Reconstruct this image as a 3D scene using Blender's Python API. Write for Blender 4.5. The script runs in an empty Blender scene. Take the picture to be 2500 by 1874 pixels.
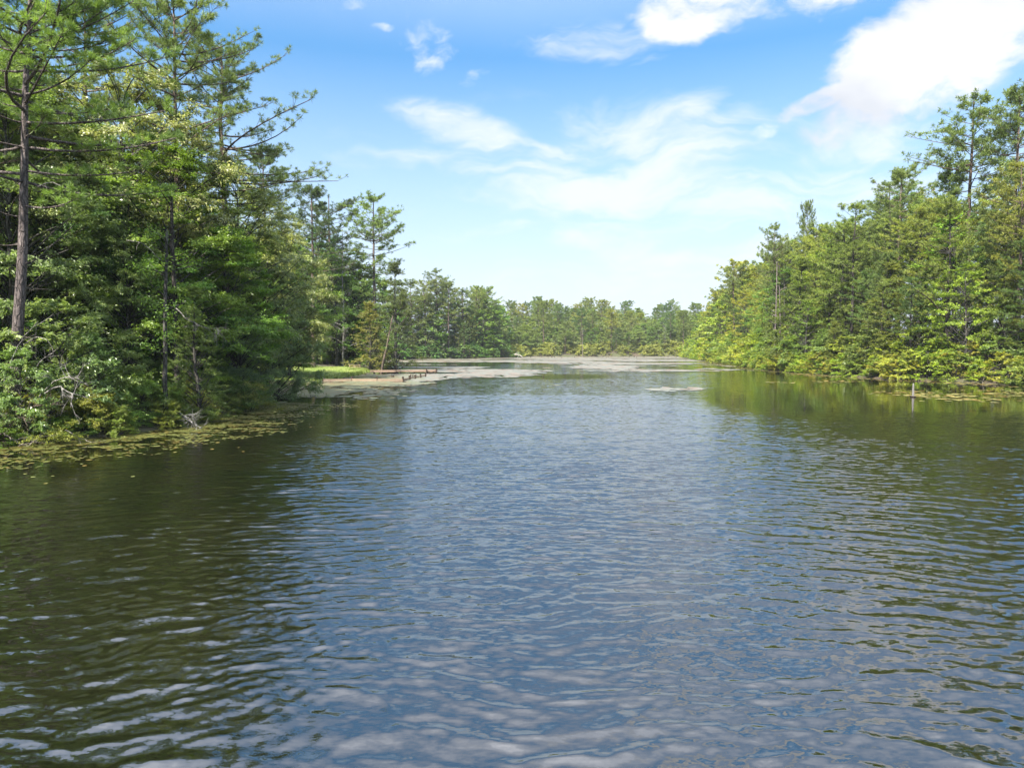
import bpy, math, random
import numpy as np
from math import radians, pi, sin, cos, atan2, sqrt
from mathutils import Vector

S = bpy.context.scene
COL = S.collection
# ------------------------------------------------------------------ camera
CAM_H = 4.0
FPX = 1665.0                      # focal length in pixels of a 2500 px wide frame
PITCH = math.atan(87.0 / FPX)
cam_d = bpy.data.cameras.new('camera'); cam_d.sensor_width = 36.0
cam_d.lens = FPX / 2500.0 * 36.0
cam_d.clip_start = 0.1; cam_d.clip_end = 6000
cam = bpy.data.objects.new('camera', cam_d); COL.objects.link(cam)
cam.location = (0, 0, CAM_H); cam.rotation_euler = (pi / 2 - PITCH, 0, 0)
S.camera = cam
# ------------------------------------------------------------------ light
SUN_EL = radians(50); SUN_AZ = radians(212)        # compass azimuth of the sun, 0 = +Y, clockwise
sdir = Vector((sin(SUN_AZ) * cos(SUN_EL), cos(SUN_AZ) * cos(SUN_EL), sin(SUN_EL)))
sun_d = bpy.data.lights.new('sun', 'SUN'); sun_d.energy = 5.0; sun_d.angle = radians(0.55)
sun_d.color = (1.0, 0.95, 0.86)
sun = bpy.data.objects.new('sun', sun_d); COL.objects.link(sun)
sun.rotation_euler = (-sdir).to_track_quat('-Z', 'Y').to_euler()
sun.location = (0, 0, 80)
S.view_settings.view_transform = 'Standard'; S.view_settings.look = 'None'
S.view_settings.exposure = 1.5; S.view_settings.gamma = 1.0
S.view_settings.use_curve_mapping = False
S.cycles.max_bounces = 6; S.cycles.diffuse_bounces = 4; S.cycles.glossy_bounces = 3
S.cycles.transmission_bounces = 3; S.cycles.transparent_max_bounces = 4
S.cycles.volume_bounces = 1
S.cycles.sample_clamp_indirect = 6.0
S.cycles.caustics_reflective = False; S.cycles.caustics_refractive = False
S.cycles.use_denoising = True; S.cycles.denoiser = 'OPENIMAGEDENOISE'

# ---- node helper
class NT:
    def __init__(s, nt): s.nt = nt; s.n = nt.nodes; s.l = nt.links
    def node(s, t, **kw):
        o = s.n.new(t)
        for k, v in kw.items():
            setattr(o, k, v)
        return o
    def put(s, sock, v):
        if isinstance(v, bpy.types.NodeSocket): s.l.new(v, sock)
        elif v is not None: sock.default_value = v
    def m(s, op, a, b=None, c=None, clamp=False):
        o = s.n.new('ShaderNodeMath'); o.operation = op; o.use_clamp = clamp
        s.put(o.inputs[0], a); s.put(o.inputs[1], b); s.put(o.inputs[2], c)
        return o.outputs[0]
    def vm(s, op, a, b=None, sc=None):
        o = s.n.new('ShaderNodeVectorMath'); o.operation = op
        s.put(o.inputs[0], a); s.put(o.inputs[1], b)
        if sc is not None: s.put(o.inputs['Scale'], sc)
        return o.outputs['Value'] if op in ('LENGTH', 'DOT_PRODUCT', 'DISTANCE') else o.outputs[0]
    def rng(s, v, a, b, c=0.0, d=1.0, smooth=False):
        o = s.n.new('ShaderNodeMapRange'); o.clamp = True
        if smooth: o.interpolation_type = 'SMOOTHSTEP'
        s.put(o.inputs[0], v)
        for i, q in enumerate((a, b, c, d)): s.put(o.inputs[i + 1], q)
        return o.outputs[0]
    def noise(s, vec, scale, detail=3, rough=0.5, dist=0.0, dim='3D'):
        o = s.n.new('ShaderNodeTexNoise'); o.noise_dimensions = dim
        s.put(o.inputs['Vector'], vec); s.put(o.inputs['Scale'], scale)
        s.put(o.inputs['Detail'], detail); s.put(o.inputs['Roughness'], rough)
        s.put(o.inputs['Distortion'], dist)
        return o
    def mix(s, f, a, b, blend='MIX'):
        o = s.n.new('ShaderNodeMix'); o.data_type = 'RGBA'; o.blend_type = blend
        s.put(o.inputs[0], f); s.put(o.inputs[6], a); s.put(o.inputs[7], b)
        return o.outputs[2]
    def xyz(s, x, y, z):
        o = s.n.new('ShaderNodeCombineXYZ')
        for i, q in enumerate((x, y, z)): s.put(o.inputs[i], q)
        return o.outputs[0]

# ------------------------------------------------------------------ sky
W = bpy.data.worlds.new('World'); S.world = W; W.use_nodes = True
W.node_tree.nodes.clear()
t = NT(W.node_tree)
sky = t.node('ShaderNodeTexSky', sky_type='NISHITA')
sky.sun_disc = False; sky.sun_elevation = SUN_EL; sky.sun_rotation = SUN_AZ
sky.altitude = 100; sky.air_density = 1.0; sky.dust_density = 0.6; sky.ozone_density = 2.0
SKY_STRENGTH = 0.064
hs = t.node('ShaderNodeHueSaturation'); t.put(hs.inputs['Color'], sky.outputs[0])
hs.inputs['Saturation'].default_value = 1.27; hs.inputs['Hue'].default_value = 0.493; hs.inputs['Value'].default_value = 1.42
tc = t.node('ShaderNodeTexCoord'); D = tc.outputs['Generated']
sp = t.node('ShaderNodeSeparateXYZ'); t.put(sp.inputs[0], D)
az = t.m('ARCTAN2', sp.outputs[0], sp.outputs[1])
el = t.m('ARCSINE', sp.outputs[2])
def px_dir(px, py):
    x = px - 1250.0; z = -(py - 937.0); y = FPX
    yy = y * cos(PITCH) + z * sin(PITCH); zz = -y * sin(PITCH) + z * cos(PITCH)
    return atan2(x, yy), math.asin(zz / sqrt(x * x + yy * yy + zz * zz))
def blob(px, py, rx, ry, rot=0.0, soft=1.0):
    """elliptic patch of sky, centre and half axes given in photograph pixels, falls from 1 to 0"""
    a0, e0 = px_dir(px, py)
    du = t.m('MULTIPLY', t.m('SUBTRACT', az, a0), FPX * cos(a0) ** -1 * 0.9)
    dv = t.m('MULTIPLY', t.m('SUBTRACT', el, e0), FPX)
    c, s_ = cos(rot), sin(rot)
    u = t.m('ADD', t.m('MULTIPLY', du, c / rx), t.m('MULTIPLY', dv, s_ / rx))
    v = t.m('ADD', t.m('MULTIPLY', du, -s_ / ry), t.m('MULTIPLY', dv, c / ry))
    r = t.m('SQRT', t.m('ADD', t.m('MULTIPLY', u, u), t.m('MULTIPLY', v, v)))
    return t.rng(r, 1.0 + 0.5 * soft, 1.0 - 0.6 * soft, 0.0, 1.0, True)
def vmax(lst):
    o = lst[0]
    for q in lst[1:]: o = t.m('MAXIMUM', o, q)
    return o
# stretched direction coordinates so that clouds get flatter towards the horizon
zc = t.m('ADD', t.m('MAXIMUM', sp.outputs[2], 0.0), 0.22)
pl = t.xyz(t.m('DIVIDE', sp.outputs[0], zc), t.m('DIVIDE', sp.outputs[1], zc), 0.0)
warp = t.noise(D, 5.0, 4, 0.6).outputs['Color']
Dw = t.vm('ADD', D, t.vm('SCALE', t.vm('SUBTRACT', warp, (0.5, 0.5, 0.5)), None, 0.10))
Ds = t.vm('MULTIPLY', Dw, (1.0, 1.0, 1.9))
nz = t.noise(Ds, 8.5, 8, 0.56, 0.15).outputs['Fac']
nzf = t.noise(Ds, 26.0, 5, 0.6).outputs['Fac']
nzc = t.m('ADD', nz, t.m('MULTIPLY', t.m('SUBTRACT', nzf, 0.5), 0.30))
cum = vmax([blob(2255, 130, 235, 115, 0.48, 0.7), blob(2440, 35, 180, 85, 0.2, 0.8), blob(2010, 240, 110, 26, 0.25, 0.8),
            blob(1850, -35, 300, 78, 0.0, 0.8), blob(1650, 35, 105, 55, -0.3, 0.9)])
small = vmax([blob(1040, 112, 95, 55, 0.1, 1.0), blob(1165, 188, 48, 26, 0.35, 0.9), blob(830, 14, 70, 20, 0.15, 0.9),
              blob(930, 70, 40, 14, 0, 1.0), blob(1865, 318, 38, 22, 0.2, 1.0)])
# the clouds go on overhead and behind
over = t.rng(el, radians(26), radians(38), 0.0, 1.0, True)
nbig = t.noise(t.vm('MULTIPLY', D, (1, 1, 1.4)), 2.3, 3, 0.5).outputs['Fac']
behind = t.m('MULTIPLY', over, t.rng(nbig, 0.60, 0.80, 0.0, 0.25, True))
dens_c = t.rng(t.m('ADD', t.m('MULTIPLY', t.m('MAXIMUM', cum, behind), 0.80), t.m('MULTIPLY', t.m('SUBTRACT', nzc, 0.5), 2.3)), 0.22, 0.85, 0, 1, True)
dens_c = t.m('MULTIPLY', dens_c, t.rng(t.m('MAXIMUM', cum, behind), 0.0, 0.25))
dens_s = t.rng(t.m('ADD', t.m('MULTIPLY', small, 0.62), t.m('MULTIPLY', t.m('SUBTRACT', nzc, 0.5), 2.2)), 0.40, 1.0, 0, 0.85, True)
dens_s = t.m('MULTIPLY', dens_s, t.rng(small, 0.0, 0.3))
# wispy cirrus, long streaks
Dr = t.node('ShaderNodeMapping'); t.put(Dr.inputs['Vector'], Dw)
Dr.inputs['Rotation'].default_value = (0, radians(-14), 0); Dr.inputs['Scale'].default_value = (1.0, 1.0, 4.2)
wis = t.noise(Dr.outputs[0], 4.6, 9, 0.60, 0.5).outputs['Fac']
wm = vmax([blob(2140, 345, 180, 38, 0.16, 1.0), blob(1540, 390, 260, 130, 0.12, 1.0), blob(1420, 470, 230, 60, -0.15, 1.0), blob(1120, 310, 170, 45, -0.15, 1.0),
           blob(1640, 280, 120, 40, 0.25, 1.0), blob(1800, 475, 330, 50, -0.03, 1.0), blob(1380, 385, 130, 45, 0.0, 1.0),
           t.m('MULTIPLY', blob(1500, 520, 700, 220, 0.0, 1.0), 0.45), t.m('MULTIPLY', blob(1500, 110, 220, 40, -0.1, 1.0), 0.8),
           t.m('MULTIPLY', blob(1750, 620, 200, 30, 0.1, 1.0), 0.6), blob(1540, 395, 130, 60, 0.3, 0.7)])
wm = t.m('MAXIMUM', wm, t.m('MULTIPLY', over, 0.25))
dens_w = t.rng(t.m('ADD', t.m('MULTIPLY', wm, 0.62), t.m('MULTIPLY', t.m('SUBTRACT', wis, 0.5), 2.4)), 0.15, 1.0, 0, 0.88, True)
dens_w = t.m('MULTIPLY', dens_w, t.rng(wm, 0.0, 0.35))
# cloud colour: bright tops, faint grey-lilac where thick
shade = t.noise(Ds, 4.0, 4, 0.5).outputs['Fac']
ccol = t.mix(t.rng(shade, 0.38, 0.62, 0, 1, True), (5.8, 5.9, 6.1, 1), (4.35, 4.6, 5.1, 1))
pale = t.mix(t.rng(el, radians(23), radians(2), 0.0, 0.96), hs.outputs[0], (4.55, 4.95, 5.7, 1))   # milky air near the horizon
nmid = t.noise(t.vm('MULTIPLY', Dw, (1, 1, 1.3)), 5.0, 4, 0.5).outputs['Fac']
fill_veil = t.m('MULTIPLY', t.rng(el, radians(22.5), radians(66), 0.0, 1.0), t.rng(nmid, 0.25, 0.75, 0.72, 1.0, True))   # thin high cloud overhead, mostly unseen, brightness added to lift water reflection and fill
pale = t.mix(fill_veil, pale, (15.0, 15.5, 17.2, 1))
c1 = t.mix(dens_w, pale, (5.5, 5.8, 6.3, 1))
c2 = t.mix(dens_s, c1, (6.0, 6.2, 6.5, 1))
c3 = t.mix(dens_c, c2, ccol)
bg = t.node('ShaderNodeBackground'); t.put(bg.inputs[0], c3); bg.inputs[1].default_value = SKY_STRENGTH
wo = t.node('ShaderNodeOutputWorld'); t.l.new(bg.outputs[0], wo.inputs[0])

# ------------------------------------------------------------------ geometry helpers
def at0(px, py, z=0.0):
    """world point of height z seen at a photograph pixel"""
    x = px - 1250.0; zz = -(py - 937.0)
    dy = FPX * cos(PITCH) + zz * sin(PITCH); dz = -FPX * sin(PITCH) + zz * cos(PITCH)
    k = (z - CAM_H) / dz
    return x * k, dy * k
def atd(px, py, d):
    x = px - 1250.0; zz = -(py - 937.0)
    dy = FPX * cos(PITCH) + zz * sin(PITCH); dz = -FPX * sin(PITCH) + zz * cos(PITCH)
    return x * d / dy, d, CAM_H + dz * d / dy
def proj(x, y, z=0.0):
    h = z - CAM_H
    f = y * cos(PITCH) - h * sin(PITCH); u = y * sin(PITCH) + h * cos(PITCH)
    f = np.maximum(f, 0.1)
    return 1250 + FPX * x / f, 937 - FPX * u / f
def top_height(px, py, d): return atd(px, py, d)[2]

def vnoise(x, y, seed=0):
    """smooth value noise 0..1"""
    xi = np.floor(x).astype(np.int64); yi = np.floor(y).astype(np.int64)
    fx = x - xi; fy = y - yi; fx = fx * fx * (3 - 2 * fx); fy = fy * fy * (3 - 2 * fy)
    def h(a, b):
        n = (a * 374761393 + b * 668265263 + seed * 982451653) & 0x7fffffff
        n = ((n ^ (n >> 13)) * 1274126177) & 0x7fffffff
        return ((n ^ (n >> 16)) & 0xffff) / 65535.0
    return (h(xi, yi) * (1 - fx) + h(xi + 1, yi) * fx) * (1 - fy) + (h(xi, yi + 1) * (1 - fx) + h(xi + 1, yi + 1) * fx) * fy
def fbm(x, y, seed=0, o=4):
    s = 0; a = 0.5; tot = 0
    for i in range(o):
        s = s + a * vnoise(x, y, seed + i * 17); tot += a; x = x * 2.03 + 5.1; y = y * 2.03 + 1.7; a *= 0.5
    return s / tot

class MB:
    """collects vertex / face arrays, builds one mesh"""
    def __init__(s): s.v = []; s.f3 = []; s.f4 = []; s.n = 0; s.r3 = []; s.r4 = []; s.g = []
    def add(s, v, f, r=None):
        v = np.asarray(v, float).reshape(-1, 3); f = np.asarray(f, np.int64)
        if r is None: r = np.zeros(len(f))
        (s.f3 if f.shape[1] == 3 else s.f4).append(f + s.n)
        (s.r3 if f.shape[1] == 3 else s.r4).append(np.broadcast_to(r, (len(f),)))
        s.v.append(v); s.n += len(v)
        return s
    def mesh(s, name, mat=None, smooth=False):
        me = bpy.data.meshes.new(name)
        v = np.concatenate(s.v); 
        f3 = np.concatenate(s.f3) if s.f3 else np.zeros((0, 3), np.int64)
        f4 = np.concatenate(s.f4) if s.f4 else np.zeros((0, 4), np.int64)
        r = np.concatenate(s.r3 + s.r4)
        me.vertices.add(len(v)); me.vertices.foreach_set('co', v.astype(np.float32).ravel())
        loops = np.concatenate([f3.ravel(), f4.ravel()])
        me.loops.add(len(loops)); me.loops.foreach_set('vertex_index', loops.astype(np.int32))
        n = len(f3) + len(f4); me.polygons.add(n)
        st = np.concatenate([np.arange(len(f3)) * 3, len(f3) * 3 + np.arange(len(f4)) * 4])
        tot = np.concatenate([np.full(len(f3), 3), np.full(len(f4), 4)])
        me.polygons.foreach_set('loop_start', st.astype(np.int32))
        me.polygons.foreach_set('loop_total', tot.astype(np.int32))
        a = me.attributes.new('rnd', 'FLOAT', 'FACE'); a.data.foreach_set('value', r.astype(np.float32))
        me.polygons.foreach_set('use_smooth', np.full(n, smooth))
        if mat: me.materials.append(mat)
        me.update(calc_edges=True)
        return me
    def box(s, c, size, rz=0.0, r=0.0):
        c = np.array(c, float); h = np.array(size, float) / 2
        v = np.array([[x, y, z] for z in (-1, 1) for y in (-1, 1) for x in (-1, 1)]) * h
        cz, sz = cos(rz), sin(rz)
        v = np.stack([v[:, 0] * cz - v[:, 1] * sz, v[:, 0] * sz + v[:, 1] * cz, v[:, 2]], 1) + c
        f = [[0, 2, 3, 1], [4, 5, 7, 6], [0, 1, 5, 4], [2, 6, 7, 3], [0, 4, 6, 2], [1, 3, 7, 5]]
        return s.add(v, f, r)
    def tubes(s, P, R, sides=4, cap=False):
        """P (N,K,3) points of N curves, R (N,K) radii"""
        P = np.asarray(P, float); R = np.asarray(R, float)
        if P.ndim == 2: P = P[None]; R = R[None]
        N, K, _ = P.shape
        if N == 0: return s
        T = np.gradient(P, axis=1); T /= np.linalg.norm(T, axis=2, keepdims=True) + 1e-9
        mT = T.mean(1); ref = np.where(np.abs(mT[:, 2:3]) > 0.8, np.array([[1.0, 0, 0]]), np.array([[0, 0, 1.0]]))
        A = np.cross(T, ref[:, None, :]); A /= np.linalg.norm(A, axis=2, keepdims=True) + 1e-9
        B = np.cross(T, A)
        ang = np.arange(sides) / sides * 2 * pi
        V = P[:, :, None, :] + R[:, :, None, None] * (A[:, :, None, :] * np.cos(ang)[None, None, :, None] + B[:, :, None, :] * np.sin(ang)[None, None, :, None])
        idx = np.arange(N * K * sides).reshape(N, K, sides)
        a = idx[:, :-1, :]; b = np.roll(a, -1, axis=2); c = idx[:, 1:, :]; d = np.roll(c, -1, axis=2)
        F = np.stack([a, b, d, c], -1).reshape(-1, 4)
        return s.add(V.reshape(-1, 3), F, 0.5)

def nrm(v): return v / (np.linalg.norm(v, axis=-1, keepdims=True) + 1e-9)

def leaves(mb, C, Nn, L, Wd, rng, droop=0.15, r=None, Dir=None):
    """one bent diamond leaf per centre"""
    n = len(C)
    if Dir is None:
        Dir = rng.normal(size=(n, 3))
    Dir = nrm(Dir - Nn * (Dir * Nn).sum(1, keepdims=True) * 0.9)
    T = nrm(np.cross(Nn, Dir)); L = (L * rng.uniform(0.65, 1.3, n))[:, None]; w = L * Wd
    V = np.stack([C - Dir * L / 2, C + T * w / 2 + Nn * w * 0.18, C + Dir * L / 2 - Nn * L * droop, C - T * w / 2 + Nn * w * 0.18], 1)
    F = np.arange(n * 4).reshape(n, 4)
    if r is None: r = rng.uniform(0, 1, n)
    mb.add(V.reshape(-1, 3), F, r)

def obj(name, me, parent=None, loc=None, color=None):
    o = bpy.data.objects.new(name, me); COL.objects.link(o)
    if parent: o.parent = parent
    if loc is not None: o.location = loc
    if color is not None: o.color = (*color, 1)
    return o
def empty(name, loc, rz=0.0, sc=1.0):
    o = bpy.data.objects.new(name, None); COL.objects.link(o)
    o.location = loc; o.rotation_euler = (0, 0, rz); o.scale = (sc, sc, sc)
    o.empty_display_size = 0.3
    return o
def tag(o, label=None, cat=None, group=None, kind=None):
    if label: o['label'] = label
    if cat: o['category'] = cat
    if group: o['group'] = group
    if kind: o['kind'] = kind
    return o

# ------------------------------------------------------------------ materials
def new_mat(name):
    m = bpy.data.materials.new(name); m.use_nodes = True; m.node_tree.nodes.clear()
    return m, NT(m.node_tree)
def finish(t, sh):
    o = t.node('ShaderNodeOutputMaterial'); t.l.new(sh, o.inputs[0])
def leaf_mat(name, spec=0.35, rough=0.5, trans=0.35, vary=0.45, hue=0.03, warm=(1.15, 1.1, 0.8)):
    m, t = new_mat(name)
    oi = t.node('ShaderNodeObjectInfo')
    at = t.node('ShaderNodeAttribute', attribute_name='rnd')
    geo = t.node('ShaderNodeNewGeometry')
    tco = t.node('ShaderNodeTexCoord')
    nz = t.noise(tco.outputs['Object'], 0.45, 3, 0.6).outputs['Fac']
    h = t.node('ShaderNodeHueSaturation'); t.put(h.inputs['Color'], t.vm('MULTIPLY', oi.outputs['Color'], (2.0, 1.86, 1.80)))
    t.put(h.inputs['Hue'], t.m('ADD', 0.5, t.m('MULTIPLY', t.m('SUBTRACT', at.outputs['Fac'], 0.5), -hue)))
    t.put(h.inputs['Value'], t.m('MULTIPLY', t.rng(at.outputs['Fac'], 0, 1, 1 - vary, 1 + vary), t.rng(nz, 0.3, 0.7, 0.8, 1.2)))
    c = t.mix(t.rng(nz, 0.45, 0.70, 0.0, 0.55), h.outputs[0], t.vm('MULTIPLY', h.outputs[0], warm))
    p = t.node('ShaderNodeBsdfPrincipled'); t.put(p.inputs['Base Color'], c)
    p.inputs['Roughness'].default_value = rough; p.inputs['Specular IOR Level'].default_value = spec
    tr = t.node('ShaderNodeBsdfTranslucent'); t.put(tr.inputs[0], t.vm('MULTIPLY', c, (1.25, 1.35, 0.6)))
    mx = t.node('ShaderNodeMixShader'); mx.inputs[0].default_value = trans
    t.l.new(p.outputs[0], mx.inputs[1]); t.l.new(tr.outputs[0], mx.inputs[2])
    finish(t, mx.outputs[0]); return m
M_BROAD = leaf_mat('broadleaf', 0.45, 0.42, 0.42)
M_GLOSS = leaf_mat('glossy_leaf', 0.7, 0.32, 0.38, 0.4)
M_NEED = leaf_mat('needles', 0.25, 0.5, 0.35, 0.35, 0.02, (1.2, 1.12, 0.85))
def bark_mat(name, scale=1.0):
    m, t = new_mat(name)
    oi = t.node('ShaderNodeObjectInfo'); tco = t.node('ShaderNodeTexCoord')
    mp = t.vm('MULTIPLY', tco.outputs['Object'], (6.5 * scale, 6.5 * scale, 1.6 * scale))
    vo = t.node('ShaderNodeTexVoronoi', feature='DISTANCE_TO_EDGE'); vo.inputs['Scale'].default_value = 1.0
    wv = t.noise(tco.outputs['Object'], 4, 3).outputs['Color']
    t.put(vo.inputs['Vector'], t.vm('ADD', mp, wv))
    n2 = t.noise(tco.outputs['Object'], 9 * scale, 5, 0.65).outputs['Fac']
    n3 = t.noise(tco.outputs['Object'], 0.9, 3, 0.5).outputs['Fac']
    e = t.rng(vo.outputs['Distance'], 0.0, 0.18)
    k = t.m('MULTIPLY', t.rng(e, 0, 1, 0.45, 1.1), t.rng(n2, 0.3, 0.7, 0.65, 1.3))
    k = t.m('MULTIPLY', k, t.rng(n3, 0.35, 0.65, 0.75, 1.25))
    c = t.vm('SCALE', oi.outputs['Color'], None, k)
    p = t.node('ShaderNodeBsdfPrincipled'); t.put(p.inputs['Base Color'], c)
    p.inputs['Roughness'].default_value = 0.9; p.inputs['Specular IOR Level'].default_value = 0.15
    b = t.node('ShaderNodeBump'); b.inputs['Strength'].default_value = 0.7; b.inputs['Distance'].default_value = 0.05
    t.put(b.inputs['Height'], t.m('ADD', e, t.m('MULTIPLY', n2, 0.6))); t.l.new(b.outputs[0], p.inputs['Normal'])
    finish(t, p.outputs[0]); return m
M_BARK = bark_mat('bark')
def plain_mat(name, c, c2, scale=3.0, rough=0.85, spec=0.2, stretch=(1, 1, 1), bump=0.3):
    m, t = new_mat(name)
    tco = t.node('ShaderNodeTexCoord')
    v = t.vm('MULTIPLY', tco.outputs['Object'], stretch)
    n = t.noise(v, scale, 6, 0.65).outputs['Fac']
    col = t.mix(t.rng(n, 0.3, 0.7), (*c, 1), (*c2, 1))
    p = t.node('ShaderNodeBsdfPrincipled'); t.put(p.inputs['Base Color'], col)
    p.inputs['Roughness'].default_value = rough; p.inputs['Specular IOR Level'].default_value = spec
    if bump:
        b = t.node('ShaderNodeBump'); b.inputs['Strength'].default_value = bump; b.inputs['Distance'].default_value = 0.05
        t.put(b.inputs['Height'], n); t.l.new(b.outputs[0], p.inputs['Normal'])
    finish(t, p.outputs[0]); return m
M_WOOD = plain_mat('weathered_wood', (0.16, 0.10, 0.065), (0.34, 0.25, 0.18), 6.0, 0.8, 0.2, (1, 1, 4))
M_DARKWOOD = plain_mat('dark_wood', (0.025, 0.018, 0.014), (0.07, 0.05, 0.04), 6.0, 0.8)
M_POST = plain_mat('grey_post_wood', (0.10, 0.09, 0.08), (0.24, 0.225, 0.21), 8.0, 0.8, 0.2, (3, 3, 0.5))

# ------------------------------------------------------------------ the lake outline and the land
sh_px = [(0, 1090), (200, 1076), (420, 1046), (560, 1012), (640, 986)]
LAKE = [(-12, -40), (-17, -8), (-20.5, 14)] + [at0(*p) for p in sh_px] + [(-20.6, 54.5), (-25.5, 61), (-31, 70), (-29, 79)] + \
       [at0(780, 931), at0(850, 923), at0(905, 911)] + [(-20.5, 116), (-20.5, 127), (-26, 141), (-42, 160), (-58, 190), (-62, 225)] + \
       [at0(940, 877.5), at0(1100, 875), at0(1240, 873)] + [(8, 322), (40, 333), (88, 336)] + \
       [at0(1672, 872), at0(1720, 880), at0(1760, 886), at0(1830, 897), at0(1900, 906), at0(2000, 914), at0(2100, 921), at0(2200, 927), at0(2300, 931), at0(2400, 936), at0(2500, 941)] + \
       [(62, 55), (70, 20), (78, -40)]
LAKE = np.array(LAKE, float)
def lake_sd(x, y):
    """signed distance to the shoreline, positive on land"""
    x = np.atleast_1d(np.asarray(x, float)); y = np.atleast_1d(np.asarray(y, float))
    d = np.full(x.shape, 1e9); ins = np.zeros(x.shape, bool)
    n = len(LAKE)
    for i in range(n):
        ax, ay = LAKE[i]; bx, by = LAKE[(i + 1) % n]
        ex, ey = bx - ax, by - ay
        tt = np.clip(((x - ax) * ex + (y - ay) * ey) / (ex * ex + ey * ey), 0, 1)
        d = np.minimum(d, np.hypot(x - ax - tt * ex, y - ay - tt * ey))
        c = ((ay > y) != (by > y))
        with np.errstate(divide='ignore', invalid='ignore'):
            c &= x < (bx - ax) * (y - ay) / (by - ay + 1e-12) + ax
        ins ^= c
    return np.where(ins, -d, d)
def ground_h(x, y):
    x = np.atleast_1d(np.asarray(x, float)); y = np.atleast_1d(np.asarray(y, float))
    sd = lake_sd(x, y) + (fbm(x * 0.25, y * 0.25, 3) - 0.5) * 1.0
    A = 3.6 - 2.3 * np.exp(-((x + 34) ** 2 + (y - 110) ** 2) / 24.0 ** 2)
    A = A + 1.5 * np.clip((x - 30) / 20, 0, 1)
    A = A + np.clip((y - 300) / 200, 0, 1) * 12
    land = 0.22 * np.clip(sd / 0.8, 0, 1) + A * (1 - np.exp(-np.maximum(sd, 0) / 22))
    land = land + (fbm(x * 0.12, y * 0.12, 9) - 0.5) * np.clip(sd / 6, 0, 1) * 0.9
    return np.where(sd > 0, land, np.maximum(sd * 0.5, -1.3))
def gh(x, y): return float(ground_h(x, y)[0])

def grid_mesh(name, X, Y, Z, mat, smooth=True, attrs=None):
    ny, nx = X.shape
    idx = np.arange(ny * nx).reshape(ny, nx)
    F = np.stack([idx[:-1, :-1], idx[:-1, 1:], idx[1:, 1:], idx[1:, :-1]], -1).reshape(-1, 4)
    mb = MB().add(np.stack([X, Y, Z], -1).reshape(-1, 3), F)
    me = mb.mesh(name, mat, smooth)
    for k, v in (attrs or {}).items():
        a = me.attributes.new(k, 'FLOAT', 'POINT'); a.data.foreach_set('value', v.astype(np.float32).ravel())
    return me
gx = np.concatenate([[-1500, -900, -500, -300, -200, -150], np.arange(-120, 121, 1.0), [150, 200, 300, 500, 900, 1500]])
gy = np.concatenate([[-300, -100, -50], np.arange(-30, 160, 1.0), np.arange(160, 350, 2.5), [360, 380, 400, 430, 470, 520, 600, 800, 1200, 2500]])
GX, GY = np.meshgrid(gx, gy)
GZ = ground_h(GX.ravel(), GY.ravel()).reshape(GX.shape)
m, t = new_mat('forest_floor')
tco = t.node('ShaderNodeTexCoord'); P = tco.outputs['Object']
n1 = t.noise(P, 0.16, 4, 0.6).outputs['Fac']; n2 = t.noise(P, 2.5, 5, 0.7).outputs['Fac']
c = t.mix(t.rng(n1, 0.42, 0.58), (0.055, 0.04, 0.026, 1), (0.045, 0.06, 0.02, 1))
c = t.mix(t.rng(n2, 0.4, 0.75, 0, 0.7), c, (0.11, 0.08, 0.05, 1))
p = t.node('ShaderNodeBsdfPrincipled'); t.put(p.inputs['Base Color'], c); p.inputs['Roughness'].default_value = 0.95
b = t.node('ShaderNodeBump'); b.inputs['Strength'].default_value = 0.8; b.inputs['Distance'].default_value = 0.1
t.put(b.inputs['Height'], n2); t.l.new(b.outputs[0], p.inputs['Normal']); finish(t, p.outputs[0])
tag(obj('ground', grid_mesh('ground', GX, GY, GZ, m)), kind='structure')

# lawn on the point
m, t = new_mat('lawn_grass')
tco = t.node('ShaderNodeTexCoord'); P = tco.outputs['Object']
n1 = t.noise(P, 0.5, 4, 0.6).outputs['Fac']; n2 = t.noise(P, 9, 4, 0.7).outputs['Fac']
c = t.mix(t.rng(n1, 0.35, 0.65), (0.12, 0.17, 0.032, 1), (0.24, 0.24, 0.075, 1))
c = t.mix(t.rng(n2, 0.3, 0.75, 0, 0.6), c, (0.12, 0.22, 0.03, 1))
p = t.node('ShaderNodeBsdfPrincipled'); t.put(p.inputs['Base Color'], c); p.inputs['Roughness'].default_value = 0.9
p.inputs['Specular IOR Level'].default_value = 0.2
b = t.node('ShaderNodeBump'); b.inputs['Strength'].default_value = 0.9; b.inputs['Distance'].default_value = 0.15
t.put(b.inputs['Height'], n2); t.l.new(b.outputs[0], p.inputs['Normal']); finish(t, p.outputs[0])
lx = np.arange(-46, -18, 0.5); ly = np.arange(78, 127, 0.5)
LX, LY = np.meshgrid(lx, ly); LZ = ground_h(LX.ravel(), LY.ravel()).reshape(LX.shape)
rim = 124 + (LX + 46) * -0.25 + (vnoise(LX * .4, LY * .4, 5) - .5) * 2
ok = (LZ > 0.03) & (LY < rim) & (lake_sd(LX.ravel(), LY.ravel()).reshape(LX.shape) > 0.15)
LZ = np.where(ok, LZ + 0.05, LZ - 0.35)
LAWN = obj('lawn', grid_mesh('lawn', LX, LY, LZ, m)); tag(LAWN, kind='structure')
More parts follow.
